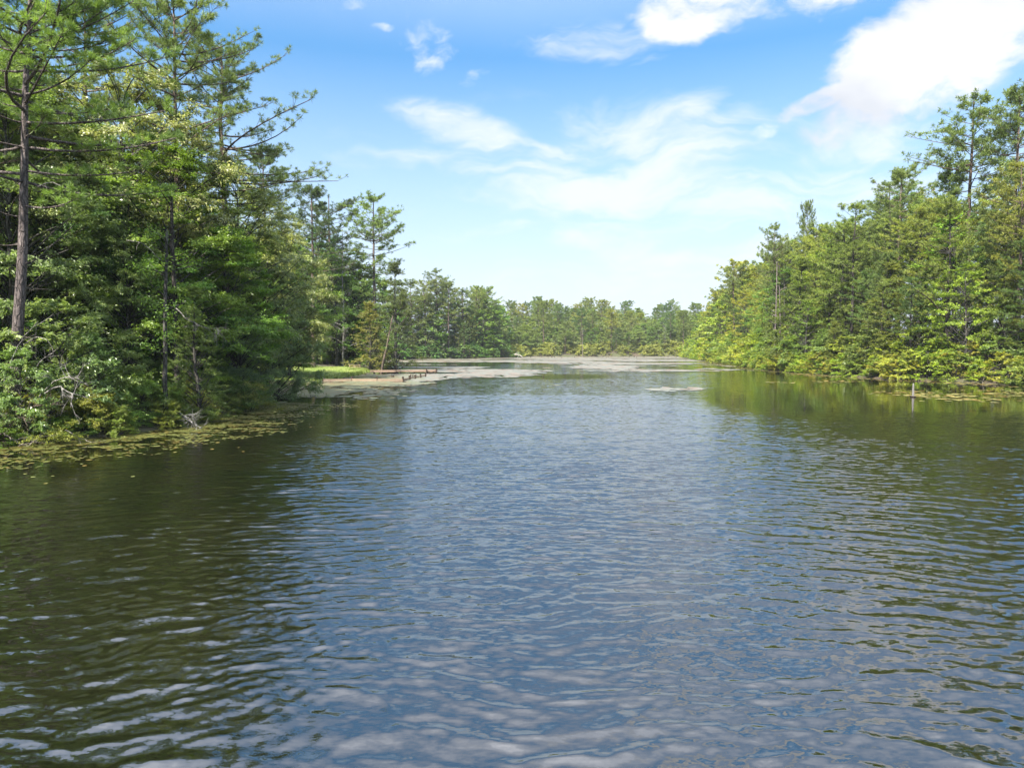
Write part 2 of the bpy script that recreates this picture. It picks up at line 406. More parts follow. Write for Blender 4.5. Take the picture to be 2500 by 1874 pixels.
# grass blades give the lawn a rough edge
rg = np.random.default_rng(5)
gxp = rg.uniform(-46, -19, 26000); gyp = rg.uniform(78, 126, 26000)
s_ = lake_sd(gxp, gyp); rimp = 124 + (gxp + 46) * -0.25
k = (s_ > 0.1) & (gyp < rimp) & ((s_ < 2.2) | (rg.uniform(size=len(s_)) < 0.25))
gxp, gyp, s_ = gxp[k], gyp[k], s_[k]
hh = rg.uniform(0.08, 0.22, len(gxp)) + 0.25 * (s_ < 1.0) * rg.uniform(0, 1, len(gxp))
gz = ground_h(gxp, gyp)
a_ = rg.uniform(0, pi, len(gxp)); w_ = 0.05
V = np.stack([np.stack([gxp - w_ * np.cos(a_), gyp - w_ * np.sin(a_), gz], 1), np.stack([gxp + w_ * np.cos(a_), gyp + w_ * np.sin(a_), gz], 1),
              np.stack([gxp + rg.normal(0, .06, len(gxp)), gyp + rg.normal(0, .06, len(gxp)), gz + hh], 1)], 1)
gb = MB().add(V.reshape(-1, 3), np.arange(len(gxp) * 3).reshape(-1, 3), rg.uniform(size=len(gxp)))
o = obj('lawn_grass_blades', gb.mesh('grass_blades', M_BROAD), color=(0.075, 0.10, 0.02))
tag(o, 'short bright green grass on the mown lawn point behind the plank bulkhead', 'grass', kind='stuff')

# ------------------------------------------------------------------ water
def ellip(px, py, cx, cy, rx, ry, soft=0.35, wob=None):
    r = np.sqrt(((px - cx) / rx) ** 2 + ((py - cy) / ry) ** 2)
    if wob is not None: r = r + wob
    return np.clip((1 + soft - r) / (2 * soft), 0, 1)
def ripple(x, y):
    """how ruffled the water is: 0 calm, 1 full wind ripples"""
    px, py = proj(x, y)
    sd = -lake_sd(x.ravel(), y.ravel()).reshape(x.shape)
    wob = (fbm(x * 0.10, y * 0.05, 31) - 0.5)
    a = np.clip((sd + wob * 10 - 3.0) / 9.0, 0, 1)
    a = a * a * (3 - 2 * a)
    far = np.clip((y - 95) / 60, 0, 1)
    wb = (fbm(x * 0.06, y * 0.03, 77) - 0.5) * 1.0
    calm = ellip(px, py, 1290, 919, 200, 8, 0.3, wb)
    calm = np.maximum(calm, ellip(px, py, 1380, 884, 420, 5, 0.5, wb) * 0.8)
    calm = np.maximum(calm, ellip(px, py, 1800, 900, 250, 10, 0.5, wb) * 0.8)
    calm = np.maximum(calm, ellip(px, py, 2300, 962, 640, 58, 0.25, wb * 0.7))
    calm = np.maximum(calm, ellip(px, py, 800, 985, 170, 40, 0.5, wb) * 0.5)
    return a * (1 - 0.93 * calm) + 0.02
yr = np.concatenate([[-40, -15, -4, 0, 2, 3], np.arange(3.3, 30, 0.050), np.arange(30, 58, 0.085), np.geomspace(58, 75, 60), np.geomspace(75.5, 345, 170)])
uf = np.linspace(-1, 1, 541)
nrow = len(yr)
hw = np.maximum(0.82 * yr + 3.5, 6.0)
Xf = uf[None, :] * hw[:, None]
outer = np.array([0.15, 0.4, 1.0])
oxr = Xf[:, -1:] + (np.maximum(150, hw[:, None] + 20) - Xf[:, -1:]) * outer[None]
WX = np.concatenate([-oxr[:, ::-1], Xf, oxr], 1); WY = np.repeat(yr[:, None], WX.shape[1], 1)
amp = ripple(WX, WY)
rw = np.random.default_rng(11)
WZ = np.zeros_like(WX); DX = np.zeros_like(WX); DY = np.zeros_like(WX)
wx = WX + (fbm(WX * 0.35, WY * 0.35, 41, 3) - 0.5) * 1.6; wy = WY + (fbm(WX * 0.35 + 50, WY * 0.5, 43, 3) - 0.5) * 1.2
ncomp = 56
R0 = np.hypot(wx, wy + 7)
for i in range(ncomp):
    lam = 0.18 * (0.80 / 0.18) ** (rw.uniform() ** 1.35); k = 2 * pi / lam
    slope = 0.0190 * (lam / 0.5) ** -0.05 * (1.0 if lam < 1.0 else 0.75)
    A = slope / k; ph = rw.uniform(0, 2 * pi)
    if i % 3 == 0:
        arg = k * R0 + ph; dx_, dy_ = wx / R0, (wy + 7) / R0
    else:
        th = rw.normal(0, 0.55) + (0.10 if i % 2 else -0.15)
        dx_, dy_ = sin(th), cos(th); arg = k * (wx * dx_ + wy * dy_) + ph
    s_ = np.sin(arg); c_ = np.cos(arg)
    WZ += A * s_; DX += A * c_ * dx_; DY += A * c_ * dy_
gust = 0.62 + 0.75 * fbm(WX * 0.16, WY * 0.10, 61, 3)
fade = np.clip((75 - WY) / 17, 0, 1) * np.clip((WY - 2) / 1.5, 0, 1)
edge = np.ones(WX.shape[1]); edge[:4] = 0; edge[-4:] = 0
G = amp * gust * fade * edge[None]
WZ = WZ * G * 1.05; WX2 = WX + DX * G * 1.5; WY2 = WY + DY * G * 1.5
m, t = new_mat('lake_water')
geo = t.node('ShaderNodeNewGeometry')
ra = t.node('ShaderNodeAttribute', attribute_name='ripple').outputs['Fac']
fa = t.node('ShaderNodeAttribute', attribute_name='farwave').outputs['Fac']
P = geo.outputs['Position']
def slopes(scale, det, sx, sy, rough=0.55, dist=0.0, off=(0, 0, 0)):
    c = t.noise(t.vm('ADD', t.vm('MULTIPLY', P, scale), off), 1.0, det, rough, dist).outputs['Color']
    return t.vm('MULTIPLY', t.vm('SUBTRACT', c, (0.5, 0.5, 0.5)), (sx, sy, 0))
s1 = t.vm('SCALE', slopes((2.8, 7.5, 1), 4, 0.24, 0.38, 0.6, 0.4), None, ra)
s1b = t.vm('SCALE', slopes((9.0, 17.0, 1), 2, 0.16, 0.22), None, t.m('ADD', t.m('MULTIPLY', ra, 0.8), 0.04))
s2 = t.vm('SCALE', slopes((0.9, 2.4, 1), 3, 0.16, 0.42, 0.6, 0.4, (7, 3, 0)), None, t.m('MULTIPLY', fa, ra))
s3 = slopes((0.8, 1.6, 1), 2, 0.010, 0.022)
nn = t.vm('NORMALIZE', t.vm('ADD', t.vm('ADD', geo.outputs['Normal'], s3), t.vm('ADD', t.vm('ADD', s1, s1b), s2)))
p = t.node('ShaderNodeBsdfPrincipled')
wn = t.noise(P, 0.25, 3).outputs['Fac']
t.put(p.inputs['Base Color'], t.mix(t.rng(wn, 0.4, 0.6), (0.004, 0.0045, 0.002, 1), (0.007, 0.0065, 0.003, 1)))
p.inputs['Roughness'].default_value = 0.045; p.inputs['IOR'].default_value = 2.6
p.inputs['Specular IOR Level'].default_value = 0.5
t.l.new(nn, p.inputs['Normal']); finish(t, p.outputs[0])
wme = grid_mesh('lake_water', WX2, WY2, WZ, m, True, {'ripple': amp * gust, 'farwave': np.clip((WY - 50) / 25, 0, 1) * np.ones_like(WX)})
tag(obj('water', wme), kind='structure')

# ------------------------------------------------------------------ floating plants
def pad_mat(name):
    m, t = new_mat(name)
    oi = t.node('ShaderNodeObjectInfo'); at = t.node('ShaderNodeAttribute', attribute_name='rnd').outputs['Fac']
    geo = t.node('ShaderNodeNewGeometry'); nz = t.noise(geo.outputs['Position'], 0.6, 3).outputs['Fac']
    a = t.mix(t.rng(at, 0.0, 1.0), (0.75, 0.80, 0.75, 1), (1.25, 1.18, 1.1, 1))
    c = t.mix(1.0, oi.outputs['Color'], a, 'MULTIPLY')
    c = t.mix(t.rng(t.m('ADD', at, t.m('MULTIPLY', nz, 1.2)), 1.1, 1.5, 0, 0.75), c, t.mix(1.0, c, (0.75, 0.45, 0.30, 1), 'MULTIPLY'))
    p = t.node('ShaderNodeBsdfPrincipled'); t.put(p.inputs['Base Color'], c)
    p.inputs['Roughness'].default_value = 0.42; p.inputs['Specular IOR Level'].default_value = 0.5
    finish(t, p.outputs[0]); return m
M_PAD = pad_mat('lily_pad')
def make_pads(name, x, y, r, rng, sides=7, squash=1.0, tilt=0.03, z=0.012):
    n = len(x); ang = np.linspace(0.12, 2 * pi - 0.12, sides)[None, :] ; a0 = rng.uniform(0, 2 * pi, n)[:, None]
    rr = r[:, None] * (1 + rng.uniform(-0.12, 0.12, (n, sides)))
    zz = z + rng.uniform(0, 0.02, n)
    V = np.zeros((n, sides + 1, 3))
    V[:, 0, 0] = x; V[:, 0, 1] = y; V[:, 0, 2] = zz
    V[:, 1:, 0] = x[:, None] + np.cos(ang + a0) * rr; V[:, 1:, 1] = y[:, None] + np.sin(ang + a0) * rr * squash
    V[:, 1:, 2] = zz[:, None] + rng.normal(0, tilt, (n, sides)) * np.minimum(r[:, None], 0.6) * 0.5
    base = (np.arange(n) * (sides + 1))[:, None]
    F = np.stack([np.repeat(base, sides - 1, 1), base + np.arange(1, sides)[None], base + np.arange(2, sides + 1)[None]], -1).reshape(-1, 3)
    return MB().add(V.reshape(-1, 3), F, np.repeat(rng.uniform(size=n), sides - 1)).mesh(name, M_PAD)
rp = np.random.default_rng(21)
# near left band along the bank
def band(n, x0, x1, y0, y1, width, fn=None, seed=0, thr=0.42):
    x = rp.uniform(x0, x1, n); y = rp.uniform(y0, y1, n); sd = -lake_sd(x, y)
    wv = width * (0.5 + 1.0 * fbm(x * 0.15, y * 0.15, 7 + seed)) if fn is None else fn(x, y)
    den = np.clip(1.25 - sd / wv, 0, 1) * np.clip((fbm(x * 0.9, y * 1.6, 13 + seed) - thr) * 7 + 0.55 * (sd < wv * 0.45), 0, 1)
    k = (sd > -0.3) & (rp.uniform(size=n) < den)
    return x[k], y[k]
x, y = band(110000, -27, -8, 12, 56, 4.6)
k = y < 50; x, y = x[k], y[k]
o = obj('lily_pads', make_pads('lily_pads', x, y, 0.03 + 0.09 * rp.uniform(0, 1, len(x)) ** 2, rp, 6), color=(0.12, 0.13, 0.035))
tag(o, 'yellow green lily pads and duckweed floating along the left bank', 'lily pads', kind='stuff')
# strays outside the mat
x, y = band(1500, -24, -6, 12, 50, 8.0, seed=4, thr=0.5)
o = obj('stray_lily_pads', make_pads('stray_pads', x, y, rp.uniform(0.04, 0.09, len(x)), rp), color=(0.24, 0.25, 0.08))
tag(o, 'scattered single yellow pads on dark water just outside the left mat', 'lily pads', kind='stuff')
# cove, right shore and far mats: density described over the lake
def far_density(x, y):
    px, py = proj(x, y)
    w = (fbm(x * 0.05, y * 0.022, 91, 4) - 0.5) * 1.3
    def e(cx, cy, rx, ry, d=1.0, soft=0.5, k=1.0): return d * ellip(px, py, cx, cy, rx, ry, soft, w * k)
    D = e(1430, 873.5, 270, 6.5); D = np.maximum(D, e(1080, 880.5, 160, 4.0)); D = np.maximum(D, e(1340, 883, 190, 7, .62))
    D = np.maximum(D, e(1075, 906, 215, 12.5, 0.97)); D = np.maximum(D, e(1500, 895, 85, 6.0, .95)); D = np.maximum(D, e(1560, 885, 160, 7, .75))
    D = np.maximum(D, e(1010, 925, 60, 9, .95)); D = np.maximum(D, e(1000, 888, 90, 3, .35))
    D = np.maximum(D, e(1640, 950, 70, 4, .42, .3, .5)); D = np.maximum(D, e(1400, 939, 60, 2, .15))
    D = np.maximum(D, e(1750, 897, 220, 7, .50)); D = np.maximum(D, e(1640, 905, 180, 3, .35))
    D = D * np.clip((fbm(x * 0.05, y * 0.09, 19, 4) - 0.52 + 0.18 * D) * 9, 0, 1) * np.clip((fbm(x * 0.22, y * 0.10, 23, 3) - 0.40 + 0.12 * D) * 8, 0.25, 1)
    return D
n = 150000
d_ = np.sqrt(rp.uniform(60 ** 2, 335 ** 2, n)); u_ = rp.uniform(-0.26, 0.50, n); x = d_ * u_; y = d_
D_ = far_density(x, y); k = (rp.uniform(size=n) < D_) & (lake_sd(x, y) < 0.3)
x, y = x[k], y[k]; print('far pads', len(x))
o = obj('floating_plant_mat', make_pads('far_mat', x, y, rp.uniform(0.55, 1.1, len(x)) * (0.5 + y / 260), rp, 6, 1.5, 0.02), color=(0.185, 0.180, 0.145))
tag(o, 'lilac brown mats of water shield spread over the far half of the lake', 'floating plants', kind='stuff')
# tan mat along the bulkhead and grey green patches in the cove
n = 40000; x = rp.uniform(-33, -9, n); y = rp.uniform(50, 104, n); px, py = proj(x, y)
w = (fbm(x * 0.25, y * 0.12, 51) - 0.5) * 1.2
D_ = np.maximum(ellip(px, py, 900, 936, 150, 6, .3, w), ellip(px, py, 770, 953, 120, 16, .4, w) * .62)
D_ = np.maximum(D_, ellip(px, py, 690, 990, 90, 9, .3, w) * .9); D_ = np.maximum(D_, ellip(px, py, 860, 962, 120, 12, .4, w) * .22)
D_ = np.maximum(D_, ((py < 929) & (py > 912) & (px < 1035)) * 0.85)
D_ = D_ * np.clip((fbm(x * 0.5, y * 0.3, 29) - 0.33) * 6 * (.4 + D_), 0, 1)
k = (rp.uniform(size=n) < D_) & (lake_sd(x, y) < 0.2); x, y = x[k], y[k]
o = obj('cove_plant_mat', make_pads('cove_mat', x, y, rp.uniform(0.18, 0.42, len(x)), rp, 6, 1.3, 0.02), color=(0.17, 0.18, 0.11))
tag(o, 'grey green and tan pads floating in the cove beside the bulkhead', 'floating plants', kind='stuff')
# right shore streaks
n = 60000; x = rp.uniform(28, 75, n); y = rp.uniform(50, 200, n); px, py = proj(x, y); sd = -lake_sd(x, y)
w = (fbm(x * 0.20, y * 0.5, 71) - 0.5) * 1.5
D_ = np.clip(1.3 - sd / (2.0 + 4 * fbm(x * 0.1, y * 0.1, 88)), 0, 1) * 0.75
D_ = np.maximum(D_, ellip(px, py, 2390, 968, 170, 13, .35, w) * .42); D_ = np.maximum(D_, ellip(px, py, 2230, 962, 130, 7, .35, w) * .40)
D_ = np.maximum(D_, ellip(px, py, 2450, 996, 170, 5, .3, w) * .7)
D_ = np.maximum(D_, ellip(px, py, 2000, 932, 120, 3, .3, w) * .25)
D_ = D_ * np.clip((fbm(x * 0.35, y * 1.1, 39) - 0.44) * 9, 0, 1)
k = (rp.uniform(size=n) < D_) & (sd > 0); x, y = x[k], y[k]
o = obj('shore_lily_pads', make_pads('right_pads', x, y, rp.uniform(0.12, 0.30, len(x)), rp), color=(0.30, 0.27, 0.09))
tag(o, 'yellow pad streaks floating on green water around the grey post', 'lily pads', kind='stuff')

# ------------------------------------------------------------------ tree builders (each returns wood mesh, crown mesh, height)
def bez(P0, P1, P2, K):
    s = np.linspace(0, 1, K)[None, :, None]
    return P0[:, None] * (1 - s) ** 2 + 2 * P1[:, None] * s * (1 - s) + P2[:, None] * s ** 2
def trunk_curve(H, r0, rng, bend=0.03, lean=(0, 0), K=14, tip=0.15):
    s = np.linspace(0, 1, K); off = np.cumsum(rng.normal(0, bend * H / K, (K, 2)), 0); off -= off[0]
    P = np.stack([off[:, 0] + lean[0] * s * H, off[:, 1] + lean[1] * s * H, s * H], 1)
    R = r0 * (1 - s * (1 - tip)) ** 0.8; R[0] *= 1.35
    return P, R
def on_trunk(P, z):
    return np.stack([np.interp(z, P[:, 2], P[:, 0]), np.interp(z, P[:, 2], P[:, 1]), z], -1)

def make_pine(seed, H=24, R=4.0, base=0.45, nbr=60, ntw=10, nneed=14, nl=0.30, nw=0.022, r0=0.30, bend=0.02, lean=(0, 0),
              top=1.0, dead=6, dens=1.0, limbs=False, flat=1.0, tw_sides=3, sub=2):
    rng = np.random.default_rng(seed)
    TP, TR = trunk_curve(H, r0, rng, bend, lean, 16, 0.12)
    wood = MB().tubes(TP, TR, 9)
    crown = MB()
    t_ = np.sort(rng.uniform(0, 1, nbr) ** 0.75); z0 = H * (base + (0.985 - base) * t_)
    az_ = np.arange(nbr) * 2.4 + rng.normal(0, 0.5, nbr)
    env = np.sqrt(np.clip(1.0 - t_ ** 2.6, 0.035, 1)) * (0.60 + 0.40 * np.minimum(1, (t_ + 0.12) / 0.35)) * (1 + 0.25 * np.sin(az_ + seed) * np.sin(t_ * 9 + seed))
    L = R * env * rng.uniform(0.42, 1.18, nbr) * top + 0.25
    rise = 0.05 + 0.85 * t_ ** 1.3 + rng.normal(0, 0.13, nbr)
    dirh = np.stack([np.cos(az_), np.sin(az_)], 1)
    B0 = on_trunk(TP, z0)
    B1 = B0 + np.concatenate([dirh * (L * 0.5)[:, None], (L * (rise * 0.35 - 0.10))[:, None]], 1)
    B2 = B0 + np.concatenate([dirh * L[:, None], (L * rise * 0.8)[:, None]], 1)
    side = np.stack([-dirh[:, 1], dirh[:, 0], np.zeros(nbr)], 1)
    B1 += side * (rng.normal(0, 0.12, nbr) * L)[:, None]; B2 += side * (rng.normal(0, 0.2, nbr) * L)[:, None]
    K = 7; C = bez(B0, B1, B2, K)
    rb = np.clip(L * 0.0105 + 0.012, 0.012, r0 * 0.45)
    RR = rb[:, None] * np.linspace(1, 0.25, K)[None]
    limb_list = None
    if limbs:
        limb_list = []
        order = np.argsort(-L)[:limbs]
        for i in order: limb_list.append(MB().tubes(C[i], RR[i] * 1.0, 6))
        rest = np.setdiff1d(np.arange(nbr), order); wood.tubes(C[rest], RR[rest], 4)
    else: wood.tubes(C, RR, 4)
    # dead stubs below the crown
    if dead:
        zd = H * rng.uniform(base * 0.35, base * 1.05, dead); ad = rng.uniform(0, 2 * pi, dead); Ld = rng.uniform(0.4, 1.8, dead)
        D0 = on_trunk(TP, zd); D2 = D0 + np.stack([np.cos(ad) * Ld, np.sin(ad) * Ld, Ld * rng.uniform(-.3, .3, dead)], 1)
        wood.tubes(bez(D0, (D0 + D2) / 2 + rng.normal(0, .1, (dead, 3)), D2, 5), np.linspace(.03, .008, 5)[None].repeat(dead, 0), 4)
    # twigs
    n = nbr * ntw
    bi = np.repeat(np.arange(nbr), ntw); s = rng.uniform(0.20, 1.0, n) ** 0.8
    s[::ntw] = 1.0
    Q = ((1 - s) ** 2)[:, None] * B0[bi] + (2 * s * (1 - s))[:, None] * B1[bi] + (s ** 2)[:, None] * B2[bi]
    tang = nrm(2 * (1 - s)[:, None] * (B1 - B0)[bi] + 2 * s[:, None] * (B2 - B1)[bi])
    tl = np.clip(L[bi] * 0.30, 0.2, 1.1) * rng.uniform(0.5, 1.2, n) * (1.15 - 0.5 * s)
    td = nrm(tang * 0.9 + side[bi] * rng.normal(0, 0.9, n)[:, None] + np.array([0, 0, 1.0]) * rng.uniform(0.0, 0.8, n)[:, None] * flat)
    E = Q + td * tl[:, None]
    keep = rng.uniform(size=n) < dens
    Q, E, td, tl = Q[keep], E[keep], td[keep], tl[keep]
    wood.tubes(np.stack([Q, (Q + E) / 2 - np.array([0, 0, 0.04]), E], 1), np.array([[0.014, 0.011, 0.008]]).repeat(len(Q), 0), tw_sides)
    # tufts at the twig end and a few beside it
    T = [E]; TD = [td]
    for j in range(sub - 1):
        f = rng.uniform(0.35, 0.95, len(Q))[:, None]; off = rng.normal(0, 0.16, (len(Q), 3)); off[:, 2] = np.abs(off[:, 2])
        T.append(Q + (E - Q) * f + off); TD.append(nrm(td + nrm(off) * 0.8))
    T = np.concatenate(T); TD = np.concatenate(TD)
    tip = on_trunk(TP, np.array([H, H * .99, H * .985])); T = np.concatenate([T, tip]); TD = np.concatenate([TD, np.array([[0, 0, 1.0]] * 3)])
    m_ = len(T); ti = np.repeat(np.arange(m_), nneed)
    dd = nrm(TD[ti] * 0.65 + np.array([0, 0, .15]) + rng.normal(0, 0.55, (len(ti), 3)))
    st = T[ti] - TD[ti] * rng.uniform(0, 0.12, len(ti))[:, None]
    ln = nl * rng.uniform(0.7, 1.25, len(ti)) * rng.uniform(0.75, 1.2, m_)[ti]
    w = nrm(np.cross(dd, rng.normal(size=(len(ti), 3)))) * nw / 2
    endp = st + dd * ln[:, None]; endp[:, 2] -= ln * 0.10
    mid = (st + endp) / 2; 
    V = np.stack([st, mid + w, endp, mid - w], 1)
    tr = rng.uniform(0.0, 1, m_)[ti] * 0.7 + rng.uniform(0, 0.3, len(ti))
    crown.add(V.reshape(-1, 3), np.arange(len(ti) * 4).reshape(-1, 4), tr)
    return dict(wood=wood.mesh('pine_wood', M_BARK, True), crown=crown.mesh('pine_crown', M_NEED), H=H,
                limbs=[l.mesh('pine_limb', M_BARK, True) for l in limb_list] if limb_list else None)

def make_broad(seed, H=15, R=4.5, base=0.2, ncl=60, nlf=350, ls=0.14, lw=0.5, flat=0.45, r0=0.2, shape='round', mat=None, droop=0.15,
               lean=(0, 0), stems=1, csize=0.26, updir=1.0, hang=0.0, limb_r=0.05):
    rng = np.random.default_rng(seed)
    TP, TR = trunk_curve(H * 0.86, r0, rng, 0.06, lean, 12, 0.12)
    wood = MB()
    if stems == 1: wood.tubes(TP, TR, 8)
    else:
        for k in range(stems):
            a = rng.uniform(0, 2 * pi); q = TP.copy(); f = np.linspace(0, 1, len(q)) ** 0.8
            q[:, 0] += np.cos(a) * f * R * 0.45; q[:, 1] += np.sin(a) * f * R * 0.45; q[:, 2] *= rng.uniform(0.6, 0.95)
            q[:, :2] += np.array([cos(a), sin(a)]) * 0.1
            wood.tubes(q, TR * rng.uniform(0.5, 0.9), 6)
    tt = rng.uniform(0, 1, ncl)
    aa = rng.uniform(0, 2 * pi, ncl)
    lob = 1 + 0.22 * np.sin(aa * 2 + seed) + 0.18 * np.sin(aa * 3 + seed * 2.3)
    if shape == 'round': env = np.sin(pi * np.clip(tt * 0.80 + 0.16, 0, 1)) ** 0.75
    elif shape == 'cone': env = (1.02 - tt) ** 0.8 * np.minimum(1, (tt + 0.12) / 0.2)
    elif shape == 'dome': env = np.sqrt(np.clip(1.02 - (tt * 0.97) ** 2, 0.01, 1))
    else: env = np.sin(pi * np.clip(tt * 0.7 + 0.27, 0, 1)) ** 0.6
    rad = R * env * lob * (0.35 + 0.65 * rng.uniform(0, 1, ncl) ** 0.5)
    zc = H * (base + (0.96 - base) * tt)
    ax = on_trunk(np.vstack([TP, TP[-1:] + [[0, 0, H * 0.2]]]), zc)
    C = np.stack([ax[:, 0] + np.cos(aa) * rad, ax[:, 1] + np.sin(aa) * rad, zc], 1)
    out = nrm(np.stack([np.cos(aa) * rad, np.sin(aa) * rad, (zc - H * (base + (1 - base) * 0.4)) * 0.9], 1))
    cs = R * csize * rng.uniform(0.65, 1.3, ncl) * (0.6 + 0.4 * env)
    # limbs
    za = np.clip(zc - rad * rng.uniform(0.35, 0.9, ncl) - 0.3, H * base * 0.55, H * 0.84)
    A = on_trunk(TP, za)
    mid = A * 0.45 + C * 0.55; mid[:, 2] = A[:, 2] * 0.35 + C[:, 2] * 0.65; mid += rng.normal(0, 0.06 * R, (ncl, 3))
    rl = np.clip(rad * 0.018 + 0.012, 0.012, limb_r)
    wood.tubes(bez(A, mid, C, 7), rl[:, None] * np.linspace(1, 0.3, 7)[None], 5)
    # sprays: several twigs per clump, leaves along them
    nsp = max(6, int(nlf / 22)); per = max(1, nlf // nsp)
    ci = np.repeat(np.arange(ncl), nsp); ns = len(ci)
    sd = rng.normal(size=(ns, 3)); sd[:, 2] *= flat; sd = nrm(sd + out[ci] * 0.45 + np.array([0, 0, 0.10 - hang]))
    sl = cs[ci] * rng.uniform(0.55, 1.45, ns); 
    sb = C[ci] - sd * (sl * 0.15)[:, None]; se = C[ci] + sd * sl[:, None] * np.array([1, 1, 0.75]); se[:, 2] -= hang * sl * 0.7
    wood.tubes(np.stack([sb, se], 1)[:: (2 if ns > 900 else 1)], np.array([[0.010, 0.004]]).repeat(len(sb[:: (2 if ns > 900 else 1)]), 0), 3)
    li = np.repeat(np.arange(ns), per); f = rng.uniform(0.15, 1.08, len(li))[:, None]
    Lc = sb[li] + (se - sb)[li] * f + rng.normal(0, 0.10, (len(li), 3)) * cs[ci][li][:, None] * np.array([1, 1, 0.6])
    nn = nrm(np.array([0, 0, 1.0]) * updir + out[ci][li] * 0.45 + rng.normal(0, 0.50, (len(li), 3)))
    r = 0.5 * rng.uniform(0, 1, ns)[li] + 0.5 * rng.uniform(0, 1, len(li))
    crown = MB(); dirv = nrm(sd[li] + rng.normal(0, 0.7, (len(li), 3)))
    leaves(crown, Lc, nn, ls, lw, rng, droop, r, dirv)
    return dict(wood=wood.mesh('wood', M_BARK, True), crown=crown.mesh('crown', mat or M_BROAD), H=float(np.max(C[:, 2] + cs * 0.5)), limbs=None)

def make_dead(seed, H=10, r0=0.14, nb=24, spread=0.35, base=0.35, sub=5, up=0.4, cone=True):
    rng = np.random.default_rng(seed)
    TP, TR = trunk_curve(H, r0, rng, 0.03, (0, 0), 12, 0.1)
    wood = MB().tubes(TP, TR, 7); parts = []
    if nb:
        t_ = rng.uniform(0, 1, nb); z0 = H * (base + (0.97 - base) * t_); a = rng.uniform(0, 2 * pi, nb)
        L = H * spread * ((1 - t_ * 0.8) if cone else 1) * rng.uniform(0.5, 1.15, nb)
        d = np.stack([np.cos(a), np.sin(a), np.full(nb, up)], 1); B0 = on_trunk(TP, z0); B2 = B0 + d * L[:, None]
        B1 = (B0 + B2) / 2 + rng.normal(0, .1, (nb, 3)) * L[:, None] + np.array([0, 0, .08]) * L[:, None]
        wood_b = MB().tubes(bez(B0, B1, B2, 7), (L * 0.013 + 0.008)[:, None] * np.linspace(1, .25, 7)[None], 4)
        bi = np.repeat(np.arange(nb), sub); s = rng.uniform(.3, .95, len(bi))[:, None]
        Q = (1 - s) ** 2 * B0[bi] + 2 * s * (1 - s) * B1[bi] + s ** 2 * B2[bi]
        dd = nrm(d[bi] + rng.normal(0, .7, (len(bi), 3))); E = Q + dd * (L[bi] * rng.uniform(.2, .5, len(bi)))[:, None]
        wood_b.tubes(bez(Q, (Q + E) / 2 + rng.normal(0, .05, Q.shape), E, 4), np.array([[.012, .009, .006, .004]]).repeat(len(Q), 0), 3)
        return dict(wood=wood.mesh('dead_wood', M_BARK, True), crown=wood_b.mesh('dead_branches', M_BARK, True), H=H, limbs=None)
    return dict(wood=wood.mesh('dead_wood', M_BARK, True), crown=None, H=H, limbs=None)

# prototypes: near (left bank), middle (right bank, lawn), far
NEARP = [make_pine(101, 24, 5.2, 0.55, 66, 14, 30, 0.30, 0.026, 0.27, 0.02, dens=0.9, sub=2),
         make_pine(102, 25, 5.6, 0.50, 64, 14, 30, 0.30, 0.026, 0.28, 0.03, dens=0.85, sub=2)]
HERO = make_pine(100, 23, 6.4, 0.47, 62, 18, 40, 0.34, 0.026, 0.31, 0.018, (0.072, 0.0), dens=0.85, limbs=30, sub=2, dead=12)
MIDP = [make_pine(110 + i, 24, 4.6 - 0.25 * i, b, 62, 11, 14, 0.38, 0.055, 0.26, 0.03, dens=0.9, sub=2, flat=1.0)
        for i, b in enumerate((0.30, 0.38, 0.22, 0.50, 0.60))]
FARP = [make_pine(130 + i, 22, 4.4, b, 50, 8, 10, 0.55, 0.15, 0.25, 0.03, dens=1.0, sub=2) for i, b in enumerate((0.35, 0.45, 0.25, 0.5))]
NEARB = [make_broad(201, 15, 4.6, 0.08, 110, 460, 0.16, 0.48, 0.35, csize=0.21),
         make_broad(202, 17, 4.8, 0.14, 110, 460, 0.18, 0.36, 0.5, csize=0.22, mat=M_GLOSS, droop=0.3, hang=0.25),
         make_broad(203, 12, 4.6, 0.06, 100, 460, 0.16, 0.5, 0.25, csize=0.22),
         make_broad(204, 10, 4.2, 0.02, 110, 460, 0.16, 0.42, 0.5, csize=0.22, shape='dome', mat=M_GLOSS, hang=0.15)]
NEARS = [make_broad(221, 3.4, 2.1, 0.0, 46, 330, 0.12, 0.42, 0.7, 0.035, 'dome', stems=6, csize=0.28, limb_r=.025),
         make_broad(222, 2.6, 1.9, 0.0, 42, 300, 0.09, 0.5, 0.7, 0.03, 'dome', stems=6, csize=0.28, limb_r=.02),
         make_broad(223, 5.0, 2.1, 0.10, 44, 300, 0.17, 0.34, 0.6, 0.05, 'round', M_GLOSS, stems=4, csize=0.28, limb_r=.03)]
MIDB = [make_broad(241, 15, 4.4, 0.12, 90, 170, 0.20, 0.55, 0.45), make_broad(242, 16, 4.0, 0.15, 90, 170, 0.20, 0.5, 0.55),
        make_broad(243, 12, 4.4, 0.06, 85, 170, 0.20, 0.55, 0.35), make_broad(244, 13, 3.4, 0.10, 85, 170, 0.20, 0.5, 0.6)]
HIGHB = [make_broad(291, 15, 4.4, 0.50, 90, 420, 0.16, 0.45, 0.4, csize=0.22), make_broad(292, 15, 4.4, 0.48, 90, 420, 0.17, 0.36, 0.5, mat=M_GLOSS, droop=0.3, hang=0.2, csize=0.22)]
CEDAR = [make_broad(251, 12, 2.8, 0.05, 110, 130, 0.20, 0.30, 0.5, shape='cone', csize=0.30, updir=0.2),
         make_broad(252, 9, 2.4, 0.05, 90, 120, 0.20, 0.30, 0.6, shape='cone', csize=0.32, updir=0.2)]
